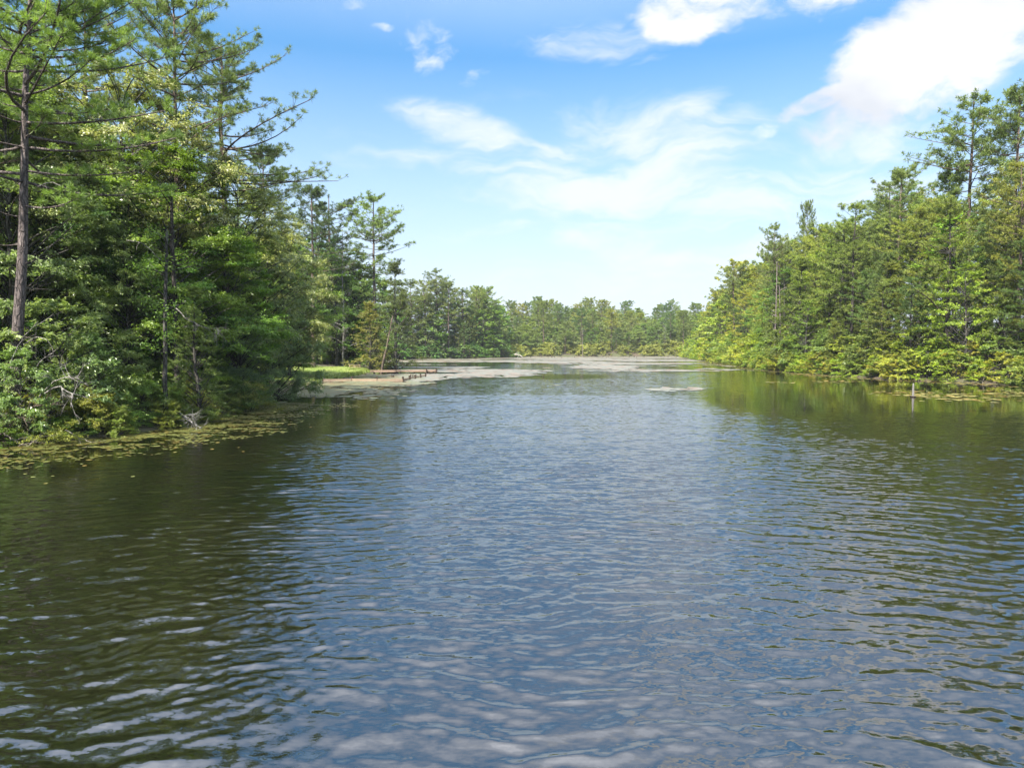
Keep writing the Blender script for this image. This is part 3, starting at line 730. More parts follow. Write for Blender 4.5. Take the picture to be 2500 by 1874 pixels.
MIDS = [make_broad(261 + i, 3.6, 2.3, 0.0, 44, 130, 0.18, 0.5, 0.6, 0.04, 'dome', stems=4, csize=0.28, limb_r=.03) for i in range(3)]
FARB = [make_broad(271 + i, 13, 4.4, 0.04, 60, 60, 0.48, 0.65, 0.5, csize=0.26) for i in range(4)]
FARS = [make_broad(281 + i, 3.6, 2.4, 0.0, 24, 40, 0.36, 0.6, 0.7, 0.04, 'dome', stems=3, csize=0.32) for i in range(2)]
DEADT = make_dead(301, 12, 0.09, 60, 0.22, 0.12, 8, 0.45)

# colours (linear)
C_PINE = [(0.090, 0.120, 0.034), (0.075, 0.110, 0.036), (0.115, 0.135, 0.034), (0.060, 0.095, 0.036)]
C_BROAD = [(0.070, 0.125, 0.026), (0.055, 0.105, 0.030), (0.100, 0.150, 0.030), (0.090, 0.125, 0.045), (0.050, 0.100, 0.022)]
C_SHRUB = [(0.150, 0.190, 0.020), (0.115, 0.165, 0.022), (0.160, 0.175, 0.030), (0.095, 0.140, 0.036)]
B_PINE = (0.14, 0.105, 0.085); B_GREY = (0.085, 0.078, 0.068); B_DEAD = (0.38, 0.35, 0.32); B_DARK = (0.06, 0.052, 0.045)
RND = random.Random(77)
def cj(c, a=0.12):
    c = (c[0] * 1.03, c[1] * 1.05, c[2] * 0.95)
    k = 1 + RND.uniform(-a, a); return (c[0] * k * (1 + RND.uniform(-a, a) * .7), c[1] * k, c[2] * k * (1 + RND.uniform(-a, a)))
TREES = []
def plant(kind, proto, x, y, H, color, bark=B_GREY, label=None, cat='tree', group=None, rz=None, z=None, parts=('trunk', 'crown'), wide=1.0):
    sc = H / proto['H']; z = gh(x, y) - 0.12 if z is None else z
    e = empty(kind, (x, y, z), RND.uniform(0, 2 * pi) if rz is None else rz, sc)
    if wide != 1.0: e.scale = (sc * wide, sc * wide, sc)
    tag(e, label, cat, group)
    obj(parts[0], proto['wood'], e, color=bark)
    if proto['crown']: obj(parts[1], proto['crown'], e, color=color)
    for l in proto['limbs'] or []: obj('limb', l, e, color=bark)
    TREES.append((x, y, H)); return e
def px_tree(kind, proto, px, d, top, color, **kw):
    x = (px - 1250) / FPX * d; z = gh(x, d) - 0.12
    H = top_height(px, top, d) - z
    return plant(kind, proto, x, d, H, color, z=z, **kw)

# --- left bank, the trees one can tell apart
px_tree('pine_tree', HERO, 26, 29.5, -90, (0.085, 0.135, 0.034), bark=(0.135, 0.11, 0.10), rz=0.0, label='tall pine with thick scaly trunk at the left edge, its long needle tufts reaching out', cat='pine')
px_tree('pine_tree', NEARP[0], 440, 45, -5, (0.080, 0.115, 0.034), bark=B_PINE, label='tall open crowned pine whose bare top rises against the sky behind the scaly trunk pine', cat='pine', wide=0.86)
px_tree('pine_tree', NEARP[1], 560, 52, 120, (0.070, 0.100, 0.034), bark=B_PINE, label='dark pine leaning its layered branches out over the lake next to the open crowned pine', cat='pine', wide=1.12)
px_tree('broadleaf_tree', NEARB[0], 500, 50, 400, (0.105, 0.150, 0.030), label='green broadleaf crown filling the gap under the dark layered pine', cat='tree')
px_tree('oak_tree', NEARB[1], 580, 53, 400, (0.120, 0.155, 0.040), label='yellow green oak under the right side of the dark layered pine', cat='oak')
px_tree('broadleaf_tree', NEARB[2], 655, 84, 560, (0.095, 0.150, 0.030), label='green tree with flat tiers below the tall pale yellow oak', cat='tree')
px_tree('oak_tree', NEARB[1], 390, 50, 330, (0.130, 0.160, 0.060), label='silvery oak crown between the two open crowned pines', cat='oak')
px_tree('pine_tree', NEARP[0], 655, 85, 385, (0.055, 0.082, 0.034), bark=B_PINE, label='dark pine crown showing behind the pale yellow green oak', cat='pine', rz=2.0)
px_tree('pine_tree', NEARP[1], 235, 50, -60, (0.085, 0.115, 0.036), bark=B_PINE, label='pine crown showing high up between the scaly trunk pine and the open crowned pine', cat='pine', rz=1.0, wide=0.8)
px_tree('oak_tree', HIGHB[1], 310, 44, 160, (0.145, 0.165, 0.065), label='pale silvery green oak in sunlight below the tall pines on the left bank', cat='oak')
px_tree('oak_tree', HIGHB[1], 130, 40, 300, (0.105, 0.135, 0.045), label='silvery green oak right behind the scaly pine trunk', cat='oak')
px_tree('broadleaf_tree', NEARB[0], 430, 42, 360, (0.085, 0.135, 0.022), label='yellow green broadleaf tree standing in front of the dark layered pine', cat='tree')
px_tree('oak_tree', NEARB[1], 640, 83, 448, (0.160, 0.185, 0.050), label='tall pale yellow green oak left of the two distant dark pines', cat='oak', wide=0.9)
px_tree('oak_tree', NEARB[1], 705, 84, 515, (0.135, 0.160, 0.050), label='pale oak with feathery outline just left of the grey dead tree', cat='oak', wide=0.8)
px_tree('broadleaf_tree', NEARB[2], 548, 47, 560, (0.080, 0.150, 0.024), label='bright green tree with a flat tier of lime leaves reaching over the bank', cat='tree', wide=0.95)
px_tree('broadleaf_tree', NEARB[2], 330, 42, 500, (0.052, 0.110, 0.022), label='deep green tree behind the bushes between the two bare trunks', cat='tree')
px_tree('broadleaf_tree', HIGHB[0], 190, 39, 430, (0.048, 0.100, 0.024), label='dark green tree just right of the scaly pine trunk', cat='tree', wide=0.75)
px_tree('willow_tree', NEARB[3], 652, 55, 640, (0.080, 0.125, 0.050), label='grey green willow bush tree hanging down to the water before the cove', cat='willow', wide=0.74)
px_tree('willow_tree', NEARB[3], 775, 131, 668, (0.100, 0.130, 0.060), label='domed pale green tree beside the lawn below the grey dead tree', cat='willow', wide=1.0)
px_tree('willow_tree', NEARB[3], 585, 46, 770, (0.062, 0.100, 0.040), label='low grey green bush tree overhanging the pads on the left bank', cat='willow', wide=1.0)
px_tree('broadleaf_tree', NEARB[0], 695, 86, 590, (0.085, 0.135, 0.035), label='rounded green tree above the hanging willow', cat='tree')
px_tree('broadleaf_tree', NEARB[2], -90, 33, 640, (0.050, 0.110, 0.024), label='green broadleaf tree at the left edge behind the scaly pine', cat='tree')
px_tree('broadleaf_tree', NEARB[0], 20, 40, 130, (0.075, 0.115, 0.028), label='broadleaf crown filling the space left of the scaly pine trunk', cat='tree')
px_tree('cedar_tree', CEDAR[0], 480, 37, 700, (0.075, 0.110, 0.028), label='small cedar beside the slim grey trunk on the left bank', cat='cedar')
# slim trunks seen between the leaves
def slim(px, d, ptop, r, lean, label, color, bend=0.03, seed=1):
    rng = np.random.default_rng(seed); x = (px - 1250) / FPX * d; z = gh(x, d) - .2; H = top_height(px, ptop, d) - z
    P, R = trunk_curve(H, r, rng, bend, lean, 14, 0.4)
    e = empty('slender_tree', (x, d, z)); tag(e, label, 'tree')
    obj('trunk', MB().tubes(P, R, 8).mesh('slim_trunk', M_BARK, True), e, color=color)
    mb = MB(); nb = 9; zz = H * rng.uniform(.35, 1, nb); a = rng.uniform(0, 6.28, nb); A = on_trunk(P, zz); L = rng.uniform(.8, 2.2, nb)
    E = A + np.stack([np.cos(a) * L, np.sin(a) * L, L * rng.uniform(0, .8, nb)], 1)
    bc = bez(A, (A + E) / 2 + rng.normal(0, .15, A.shape), E, 6)
    for q_ in bc: obj('branch', MB().tubes(q_, np.linspace(r * .3, .01, 6), 4).mesh('slim_branch', M_BARK, True), e, color=color)
    li = np.repeat(np.arange(nb), 130); f = rng.uniform(.4, 1.1, (len(li), 1)); Cc = A[li] + (E - A)[li] * f + rng.normal(0, .3, (len(li), 3)) * [1, 1, .5]
    cr = MB(); leaves(cr, Cc, nrm(np.array([0, 0, 1.]) + rng.normal(0, .5, (len(li), 3))), 0.13, .5, rng)
    obj('crown', cr.mesh('slim_crown', M_BROAD), e, color=(0.07, 0.13, 0.024))
slim(400, 34.5, 560, 0.13, (0.035, 0), 'slim grey trunk rising from the bank behind the bright bushes', B_GREY, seed=3)
slim(432, 38, 480, 0.17, (0.0, 0), 'dark thicker trunk just right of the slim grey trunk', B_DARK, seed=4)
slim(320, 40, 480, 0.12, (0.0, 0.02), 'dark trunk under the silvery oak on the left bank', B_DARK, seed=6)
slim(182, 40, 600, 0.13, (0.0, 0), 'brown trunk in front of the hidden house', B_PINE, seed=9)
slim(305, 44, 700, 0.13, (0.0, 0), 'short brown trunk near the sunlit yard', B_PINE, seed=12)

# --- the point with the lawn
px_tree('pine_tree', MIDP[3], 915, 128, 484, (0.085, 0.125, 0.036), bark=(0.16, 0.13, 0.12), label='lone tall pine with bare purple brown trunk behind the dock', cat='pine', rz=0.6, wide=1.2)
px_tree('cedar_tree', CEDAR[0], 968, 116, 640, (0.050, 0.068, 0.022), label='dark cedar right of the lone pine hanging over the water by the dock', cat='cedar', wide=1.0)
px_tree('cedar_tree', CEDAR[1], 905, 114, 735, (0.125, 0.130, 0.040), label='golden green cedar in front of the lone pine', cat='cedar', wide=1.1)
slim(930, 112, 770, 0.20, (0.22, 0), 'leaning brown trunk at the tip of the lawn by the dock', (0.15, 0.115, 0.09), seed=8)
e = px_tree('dead_tree', DEADT, 838, 122, 560, (.22, .205, .19), bark=(.22, .205, .19), label='bare grey dead tree with fine branches behind the domed pale tree', cat='dead tree', parts=('trunk', 'branches'))
px_tree('pine_tree', MIDP[0], 765, 118, 458, (0.040, 0.062, 0.026), bark=B_PINE, label='dark green pine, left one of the two behind the grey dead tree', cat='pine', wide=1.15)
px_tree('pine_tree', MIDP[1], 815, 130, 476, (0.040, 0.062, 0.026), bark=B_PINE, label='dark green pine, right one of the two behind the grey dead tree', cat='pine', wide=1.15)
px_tree('broadleaf_tree', MIDB[2], 850, 130, 680, (0.045, 0.09, 0.026), label='dark tree at the back of the lawn right of the domed pale tree', cat='tree')
px_tree('broadleaf_tree', MIDB[2], 790, 128, 740, (0.085, 0.150, 0.026), label='bright green low tree with tiered leaves at the back of the lawn', cat='tree', wide=1.2)
for i, (px, lean) in enumerate(((745, .02), (760, 0), (778, .02), (800, -.03), (822, .10), (838, 0), (868, .0), (885, .03))):
    rng = np.random.default_rng(60 + i); d = 127 + i % 3; x = (px - 1250) / FPX * d
    P, R = trunk_curve(9, .16 + .05 * (i % 2), rng, .03, (lean, 0), 10, .5)
    e = empty('young_tree', (x, d, gh(x, d) - .2)); tag(e, 'bare lower trunk of a young tree in the dark wood behind the lawn', 'tree', 'trunks in the dark wood behind the lawn')
    obj('trunk', MB().tubes(P, R, 7).mesh('young_trunk', M_BARK, True), e, color=B_DEAD if i in (3, 4) else B_GREY)
    mb = MB(); Cc = P[-1] + rng.normal(0, 1.0, (900, 3)); leaves(mb, Cc, nrm(rng.normal(size=(900, 3)) + [0, 0, 1.]), .25, .5, rng)
    obj('crown', mb.mesh('young_crown', M_BROAD), e, color=(0.045, 0.09, 0.022))

# --- fill: the woods
def skyline(pts):
    a = np.array(pts, float); return lambda p: float(np.interp(p, a[:, 0], a[:, 1]))
SKY_L = skyline([(-300, 0), (0, 60), (100, 170), (250, 230), (350, 250), (450, 330), (600, 430), (700, 480), (760, 500), (880, 560), (900, 640), (960, 690), (1000, 700),
                 (1060, 672), (1110, 705), (1150, 712), (1185, 702), (1215, 735), (1245, 800), (1300, 860)])
SKY_R = skyline([(1690, 800), (1715, 742), (1750, 690), (1790, 650), (1830, 612), (1900, 560), (1960, 545), (2020, 530), (2060, 505), (2110, 450), (2180, 440), (2260, 430), (2350, 435),
                 (2430, 425), (2500, 410), (2700, 400)])
def fill(n, gen, sky, sds, spacing, pick, seed, hmax, jit=(0, 110)):
    rng = np.random.default_rng(seed); pts = []; out = 0
    for _ in range(n):
        x, y = gen(rng)
        sd = float(lake_sd(x, y)[0])
        if not (sds[0] < sd < sds[1]): continue
        sp_ = spacing * (0.75 + 0.5 * (sd / sds[1]))
        if any((x - a) ** 2 + (y - b) ** 2 < sp_ ** 2 for a, b in pts): continue
        px = 1250 + FPX * x / y
        z = gh(x, y); top = sky(px) + rng.uniform(*jit) * (1.0 if sd > 8 else 1.6)
        H = CAM_H + (850 - top) / FPX * y - z
        H = min(H, hmax * rng.uniform(0.75, 1.05)) * (0.42 + 0.58 * min(1, sd / 9.0))
        if H < 4: H = 4 + rng.uniform(0, 2)
        pts.append((x, y)); pick(rng, x, y, H, sd, px); out += 1
    return out
def zone_r(what, px, sd):
    z = ('at the far end of the right bank', 'around the bare grey stems on the right bank', 'near the full bright pine on the right bank', 'behind the grey post off the right bank', 'below the two tallest pines on the right bank')
    return what + (' in front row ' if sd < 8 else ' in back rows ') + z[int(np.searchsorted((1830, 1960, 2130, 2300), px))]
def zone_l(what, px, sd):
    z = ('behind the scaly pine at the left edge', 'between the scaly pine and the slim grey trunk', 'behind the slim grey trunk on the left bank', 'above the hanging willow on the left bank', 'in the dark wood behind the lawn')
    return what + (' in front row ' if sd < 9 else ' in back rows ') + z[int(np.searchsorted((140, 340, 520, 720), px))]
def zone_f(what, px, sd):
    z = ('next to the headland across the lake', 'left of the tall thin dead pole', 'right of the tall thin dead pole', 'at the right bank end of the far shore')
    return 'small distant ' + what + (' in front rows ' if sd < 30 else ' on skyline ') + z[int(np.searchsorted((1300, 1422, 1560), px))]
def zone_h(what, px, sd):
    z = ('behind the dock and lone pine', 'on the left half of the far headland', 'on the right half of the far headland', 'at the tip of the far headland')
    return what + (' in front row ' if sd < 9 else ' in back rows ') + z[int(np.searchsorted((1000, 1100, 1200), px))]
def gapok(x, y):  # keep the view open to the house
    px = 1250 + FPX * x / y
    return not (140 < px < 290 and 34 < y < 76)
def pick_left(rng, x, y, H, sd, px):
    if not gapok(x, y): return
    if (px > 728 or x > -46) and 86 < y < 126 + (x + 46) * -.25: return
    r = rng.uniform()
    if H > 15 and r < 0.35:
        plant('pine_tree', NEARP[rng.integers(2)] if y < 60 else MIDP[rng.integers(5)], x, y, H, cj(C_PINE[rng.integers(4)]), B_PINE, zone_l('green pine', px, sd), 'pine', 'pines in the left wood', wide=.85)
    elif r < 0.5 and y < 70:
        plant('oak_tree', NEARB[1], x, y, H, cj((0.11, 0.14, 0.045)), B_GREY, zone_l('silvery oak', px, sd), 'oak', 'oaks in the left wood')
    else:
        P = NEARB[(0, 2)[rng.integers(2)]] if y < 60 else MIDB[rng.integers(4)]
        plant('broadleaf_tree', P, x, y, H, cj(C_BROAD[rng.integers(5)]), B_GREY, zone_l('green broadleaf tree', px, sd), 'tree', 'broadleaf trees in the left wood')
fill(1500, lambda r: ((lambda y: (-0.80 * y + r.uniform(-6, 0.62 * y), y))(r.uniform(34, 118))), SKY_L, (4.0, 24), 3.2, pick_left, 1, 24, (-20, 90))
fill(500, lambda r: ((lambda y: (-0.42 * y + r.uniform(-0, 0.30 * y), y))(r.uniform(120, 175))), SKY_L, (2.0, 26), 4.6, pick_left, 2, 26, (0, 90))
def pick_farleft(rng, x, y, H, sd, px):
    if rng.uniform() < 0.5: plant('pine_tree', (FARP + MIDP[:3])[rng.integers(7)], x, y, H, cj(C_PINE[rng.integers(4)]), B_PINE, zone_h('pine', px, sd), 'pine', 'pines on the headland beyond the dock')
    else: plant('broadleaf_tree', FARB[rng.integers(4)], x, y, H, cj(C_BROAD[rng.integers(5)]), B_GREY, zone_h('green broadleaf tree', px, sd), 'tree', 'broadleaf trees on the headland beyond the dock')
fill(1500, lambda r: (r.uniform(-75, 2), r.uniform(175, 330)), SKY_L, (1.0, 24), 4.8, pick_farleft, 3, 33, (-8, 70))
for i, (px, d, top, k_, c) in enumerate(((1005, 262, 688, 0, (.08, .11, .034)), (1040, 268, 676, 1, (.10, .125, .036)), (1066, 275, 662, 3, (.065, .09, .032)), (1095, 272, 690, 0, (.09, .12, .036)), (1130, 282, 702, 1, (.06, .09, .034)), (1165, 288, 700, 2, (.095, .13, .034)), (1188, 292, 706, 0, (.08, .12, .034)), (1208, 300, 735, 2, (.06, .10, .032)))):
    px_tree('pine_tree', MIDP[k_], px, d, top, c, bark=B_PINE, label=('pale tipped', 'golden', 'dark topped', 'grey green', 'dark', 'broad bright', 'bright rounded', 'low dark')[i] + ' pine on the skyline of the headland beyond the dock', cat='pine', wide=1.25)

# --- right bank
def R_(kind, proto, px, sdv, top, color, **kw):
    """tree on the right bank sdv metres behind the shoreline, found along the ray of px"""
    ds = np.linspace(70, 330, 520); xs = (px - 1250) / FPX * ds; s = lake_sd(xs, ds); i = int(np.argmax(s > sdv)); return px_tree(kind, proto, px, float(ds[i]), top, color, **kw)
R_('pine_tree', MIDP[3], 2352, 14, 248, (0.080, 0.115, 0.034), bark=B_PINE, label='tallest pine of the right bank with open tiers standing clear against the sky', cat='pine', wide=1.05)
R_('pine_tree', MIDP[4], 2462, 14, 222, (0.080, 0.115, 0.036), bark=B_PINE, label='tall pine with tufted top near the right edge beside the tallest pine', cat='pine', wide=.95)
R_('pine_tree', MIDP[0], 2185, 12, 415, (0.085, 0.118, 0.034), bark=B_PINE, label='dark topped pine left of the tallest pine on the right bank', cat='pine')
R_('pine_tree', MIDP[4], 1962, 12, 498, (0.075, 0.105, 0.036), bark=B_PINE, label='small tufted pine top sticking up alone above the right bank crowns', cat='pine', wide=.45)
R_('pine_tree', MIDP[2], 2080, 6, 505, (0.100, 0.135, 0.034), bark=B_DARK, label='full bright pine with visible trunk in the middle of the right bank', cat='pine', wide=1.05)
R_('pine_tree', MIDP[0], 2310, 4, 500, (0.100, 0.130, 0.030), bark=B_DARK, label='pine with dark crooked trunk and a drooping dead limb over the right shrubs', cat='pine', wide=1.1)
R_('pine_tree', MIDP[2], 2475, 5, 400, (0.115, 0.130, 0.028), bark=B_PINE, label='yellow green pine cut by the right edge', cat='pine', wide=1.1)
R_('pine_tree', MIDP[3], 1885, 4, 555, (0.085, 0.115, 0.036), bark=(0.24, 0.19, 0.17), label='pine with several bare grey purple stems left of the cedar', cat='pine', wide=.8)
R_('pine_tree', MIDP[3], 1898, 5, 600, (0.085, 0.115, 0.036), bark=(0.24, 0.19, 0.17), label='bare stemmed pine touching the grey stems left of the cedar', cat='pine', wide=.6)
R_('cedar_tree', CEDAR[0], 1955, 4, 630, (0.075, 0.105, 0.022), label='dark conical cedar beside the bare grey stems', cat='cedar', wide=1.2)
R_('cedar_tree', CEDAR[0], 2170, 4, 640, (0.095, 0.115, 0.022), label='olive cedar right of the full bright pine', cat='cedar', wide=1.2)
R_('pine_tree', MIDP[1], 1790, 5, 640, (0.085, 0.115, 0.036), bark=B_PINE, label='pine standing at the left end of the right bank treeline', cat='pine')
def pick_right(rng, x, y, H, sd, px):
    r = rng.uniform(); P = MIDP if y < 190 else FARP
    if H > 11 and r < 0.66:
        plant('pine_tree', P[rng.integers(3)], x, y, H, cj(((.10, .13, .03), (.08, .115, .034), (.13, .15, .03), (.065, .095, .034))[rng.integers(4)], .2), B_DARK, zone_r('green pine', px, sd), 'pine', 'pines in the right wood', wide=rng.uniform(1.0, 1.25))
    elif r < 0.76: plant('cedar_tree', CEDAR[rng.integers(2)], x, y, min(H, 13), cj((0.080, 0.105, 0.022)), B_DARK, zone_r('olive cedar', px, sd), 'cedar', 'cedars in the right wood')
    else:
        B = MIDB if y < 190 else FARB
        plant('broadleaf_tree', B[rng.integers(4)], x, y, min(H, 21), cj(((0.115, 0.165, 0.024), (0.085, 0.145, 0.028), (0.150, 0.175, 0.035))[rng.integers(3)], .25), B_GREY, zone_r('bright broadleaf tree', px, sd), 'tree', 'broadleaf trees in the right wood')
fill(2600, lambda r: ((lambda y: (0.24 * y + r.uniform(0, 0.60 * y), y))(r.uniform(66, 330))), SKY_R, (1.6, 31), 3.5, pick_right, 4, 30, (-10, 100))

# --- far shore
SKY_F = skyline([(1200, 735), (1240, 732), (1300, 738), (1330, 715), (1360, 740), (1440, 728), (1500, 735), (1560, 745), (1590, 752), (1620, 740), (1660, 738), (1720, 745), (1750, 745)])
def pick_far(rng, x, y, H, sd, px):
    g = 1 - 0.0 * sd
    if sd > 40 and rng.uniform() < 0.8 or rng.uniform() < 0.2:
        plant('pine_tree', FARP[rng.integers(4)], x, y, min(H, 24), cj(C_PINE[rng.integers(4)]), B_PINE, zone_f('pine', px, sd), 'pine', 'distant pines across the lake')
    else:
        plant('broadleaf_tree', FARB[rng.integers(4)], x, y, min(H, 9 + sd * 0.16), cj(((0.105, 0.14, 0.045), (0.085, 0.13, 0.035), (0.12, 0.145, 0.06))[rng.integers(3)]), B_GREY, zone_f('broadleaf tree', px, sd), 'tree', 'distant broadleaf trees across the lake')
fill(3200, lambda r: (r.uniform(-22, 145), r.uniform(322, 430)), SKY_F, (3, 92), 6.6, pick_far, 5, 27, (-6, 45))
def merged(name, protos, places, label, cat, color):
    '''many far plants that read as one mass, joined into one mesh'''
    mb = MB()
    data = []
    for p_ in protos:
        me = p_['crown']; v = np.zeros(len(me.vertices) * 3, np.float32); me.vertices.foreach_get('co', v)
        f = np.zeros(len(me.loops), np.int32); me.loops.foreach_get('vertex_index', f)
        r = np.zeros(len(me.polygons), np.float32); me.attributes['rnd'].data.foreach_get('value', r)
        data.append((v.reshape(-1, 3), f.reshape(-1, 4), r, p_['H']))
    for (x, y, H, w, a, k) in places:
        v, f, r, H0 = data[k % len(data)]; sc = H / H0; c_, s_ = cos(a), sin(a)
        q = np.stack([(v[:, 0] * c_ - v[:, 1] * s_) * sc * w + x, (v[:, 0] * s_ + v[:, 1] * c_) * sc * w + y, v[:, 2] * sc + gh(x, y) - .1], 1)
        mb.add(q, f, np.clip(r * 0.6 + RND.uniform(0, .4), 0, 1))
    tag(obj(name, mb.mesh(name, M_BROAD), color=color), label, cat, kind='stuff')
pl_ = []
rf = np.random.default_rng(66)
while len(pl_) < 150:
    x, y = rf.uniform(-20, 140), rf.uniform(326, 410); sd = float(lake_sd(x, y)[0])
    if 5 < sd < 80: pl_.append((x, y, rf.uniform(6, 11) + sd * 0.07, rf.uniform(1.0, 1.5), rf.uniform(0, 6.28), int(rf.integers(4))))
merged('far_undergrowth', FARB, pl_, 'dense green undergrowth filling the distant wood across the lake', 'wood', (0.095, 0.13, 0.04))

def zone_b(row, px):
    z = ('at the far end of the right bank', 'below the bare grey stems on the right bank', 'below the full bright pine on the right bank', 'right behind the grey post', 'near the right edge below the tallest pines')
    return ('yellow green bush at the water edge ' if row == 0 else 'taller green bush in the second row ') + z[int(np.searchsorted((1830, 1960, 2130, 2300), px))]
# --- shrubs along the water
def shore_walk(x0, x1, y0, y1, step, seed):
    """points along the shoreline inside a box"""
    rng = np.random.default_rng(seed); out = []
    n = len(LAKE)
    for i in range(n - 1):
        a = LAKE[i]; b = LAKE[i + 1]; L = np.hypot(*(b - a)); k = max(1, int(L / step))
        nv = np.array([-(b - a)[1], (b - a)[0]]) / L
        for j in range(k):
            p = a + (b - a) * (j + rng.uniform(0, 1)) / k
            if x0 < p[0] < x1 and y0 < p[1] < y1: out.append((p, nv))
    return out, rng
near_shrubs = [
    (48, 28.6, 850, 2, (0.095, 0.150, 0.045), 'leafy shrub covering the foot of the scaly pine trunk', .9),
    (140, 31.0, 735, 2, (0.125, 0.170, 0.060), 'tall shrub with long pale glossy leaves in front of the scaly pine trunk', 1.0),
    (222, 31.5, 820, 2, (0.095, 0.150, 0.050), 'green long leaved shrub reaching right from the scaly pine', .9),
    (60, 29.5, 960, 1, (0.140, 0.150, 0.022), 'yellow green bush at the left edge above the pads', 1.0),
    (0, 28.5, 985, 0, (0.085, 0.120, 0.030), 'olive bush cut by the left edge', 1.0),
    (130, 29.5, 1018, 1, (0.080, 0.160, 0.022), 'low vivid green bush touching the pads near the left edge', .8),
    (200, 31.5, 975, 0, (0.075, 0.110, 0.030), 'dull olive bush behind the grey twigs', .9),
    (270, 32.0, 960, 0, (0.090, 0.145, 0.030), 'green bush in the middle of the left bank', .9),
    (345, 34.0, 925, 0, (0.110, 0.185, 0.038), 'large light green bush overhanging the pads in the middle of the left bank', 1.2),
    (330, 33.0, 1000, 1, (0.125, 0.210, 0.026), 'small lime bush at the foot of the large light green bush', .9),
    (410, 36.5, 950, 1, (0.085, 0.150, 0.028), 'green bush at the foot of the slim grey trunk', .9),
    (470, 38.0, 980, 1, (0.085, 0.130, 0.030), 'low green bush above the bleached fallen branches', 1.1),
    (540, 40.5, 960, 1, (0.080, 0.115, 0.028), 'olive bush right of the bleached fallen branches', 1.1),
    (600, 43.5, 930, 1, (0.105, 0.125, 0.026), 'yellowish bush below the overhanging willow', 1.1),
    (520, 42.0, 900, 0, (0.055, 0.095, 0.024), 'dark bush in shade behind the bleached fallen branches', 1.1),
    (440, 40.0, 880, 0, (0.075, 0.125, 0.020), 'green bush standing behind the slim grey trunk', 1.0),
    (250, 36.0, 890, 0, (0.060, 0.110, 0.024), 'dark green bush before the sunlit yard', .9)]
for i, (px, d, top, pi_, c, lab, wd) in enumerate(near_shrubs):
    px_tree('shrub', NEARS[pi_], px, d, top, c, label=lab, cat='bush', parts=('stems', 'foliage'), wide=1.0 * wd, rz=i * 1.3)
pts, rng = shore_walk(-60, -15, 24, 72, 1.6, 9)
for p, nv in pts:
    if 78 < p[1]: continue
    q = p - nv * 0; s = 0.9
    for sgn in (1, -1):
        c_ = p + nv * sgn * (0.5 + 1.8 * rng.uniform())
        if float(lake_sd(c_[0], c_[1])[0]) > 0.25: q = c_
    plant('shrub', NEARS[rng.integers(2)], q[0], q[1], rng.uniform(1.0, 2.2), cj(((0.085, 0.135, 0.026), (0.065, 0.115, 0.026), (0.115, 0.135, 0.026))[rng.integers(3)], .15), B_GREY,
          'low leafy bush above the pads ' + ('near the scaly pine at the left edge', 'left of the slim grey trunk', 'around the bleached fallen branches', 'by the hanging willow and cove')[int(np.searchsorted((150, 380, 520), 1250 + FPX * q[0] / q[1]))], 'bush', 'bushes along the left bank', parts=('stems', 'foliage'), wide=1.1)
pts, rng = shore_walk(30, 100, 60, 320, 1.9, 12)
for p, nv in pts:
    for row, (o1, hh) in enumerate(((0.15, (2.2, 4.0)), (3.0, (4.0, 7.5)))):
        q = None
        for sgn in (1, -1):
            c_ = p + nv * sgn * (o1 + 1.2 * rng.uniform())
            if float(lake_sd(c_[0], c_[1])[0]) > 0: q = c_
        if q is None or (row == 1 and rng.uniform() < 0.35): continue
        P = MIDS if q[1] < 200 else FARS
        plant('shrub', P[rng.integers(len(P))], q[0], q[1], rng.uniform(*hh), cj(C_SHRUB[rng.integers(4)], .18), B_GREY,
              zone_b(row, 1250 + FPX * q[0] / q[1]), 'bush', 'bushes along the right bank', parts=('stems', 'foliage'), wide=1.15)
pts, rng = shore_walk(-70, 2, 215, 330, 3.4, 14)
for p, nv in pts:
    for sgn in (1, -1):
        c_ = p + nv * sgn * (0.6 + 1.0 * rng.uniform())
        if float(lake_sd(c_[0], c_[1])[0]) > 0:
            plant('shrub', FARS[rng.integers(2)], c_[0], c_[1], rng.uniform(3.0, 6.0), cj(((0.07, 0.13, 0.03), (0.055, 0.10, 0.03))[rng.integers(2)], .2), B_GREY,
                  'dark green bush at the foot of the headland beyond the dock', 'bush', 'bushes at the foot of the headland', parts=('stems', 'foliage'), wide=1.3)
pts, rng = shore_walk(-5, 95, 290, 345, 1.6, 15)
mb_pl = []
for p, nv in pts:
    for r_ in range(2):
        q = p + np.array([rng.uniform(-2, 2), rng.uniform(.5, 14)])
        if float(lake_sd(q[0], q[1])[0]) > .3: mb_pl.append((q[0], q[1], rng.uniform(2.2, 5.2), rng.uniform(.8, 1.3), rng.uniform(0, 6.28), int(rng.integers(2))))
merged('marsh_bushes', FARS, mb_pl, 'pale yellow green marsh bushes along the far shore in front of the distant wood', 'marsh bushes', (0.15, 0.17, 0.045))
pts, rng = shore_walk(-60, -15, 26, 50, 0.9, 19)
for p, nv in pts:
    q = None
    for sgn in (1, -1):
        c_ = p + nv * sgn * (0.1 + 0.9 * rng.uniform())
        if float(lake_sd(c_[0], c_[1])[0]) > 0.0: q = c_
    if q is not None: plant('shrub', NEARS[rng.integers(2)], q[0], q[1], rng.uniform(0.6, 1.4), cj(((0.105, 0.155, 0.026), (0.085, 0.14, 0.026), (0.135, 0.150, 0.026))[rng.integers(3)], .15), B_GREY,
          'small bright bush at the waterline ' + ('near the scaly pine at the left edge', 'left of the slim grey trunk', 'around the bleached fallen branches', 'below the hanging willow')[int(np.searchsorted((150, 380, 520), 1250 + FPX * q[0] / q[1]))], 'bush', 'waterline bushes of the left bank', parts=('stems', 'foliage'), wide=1.3)
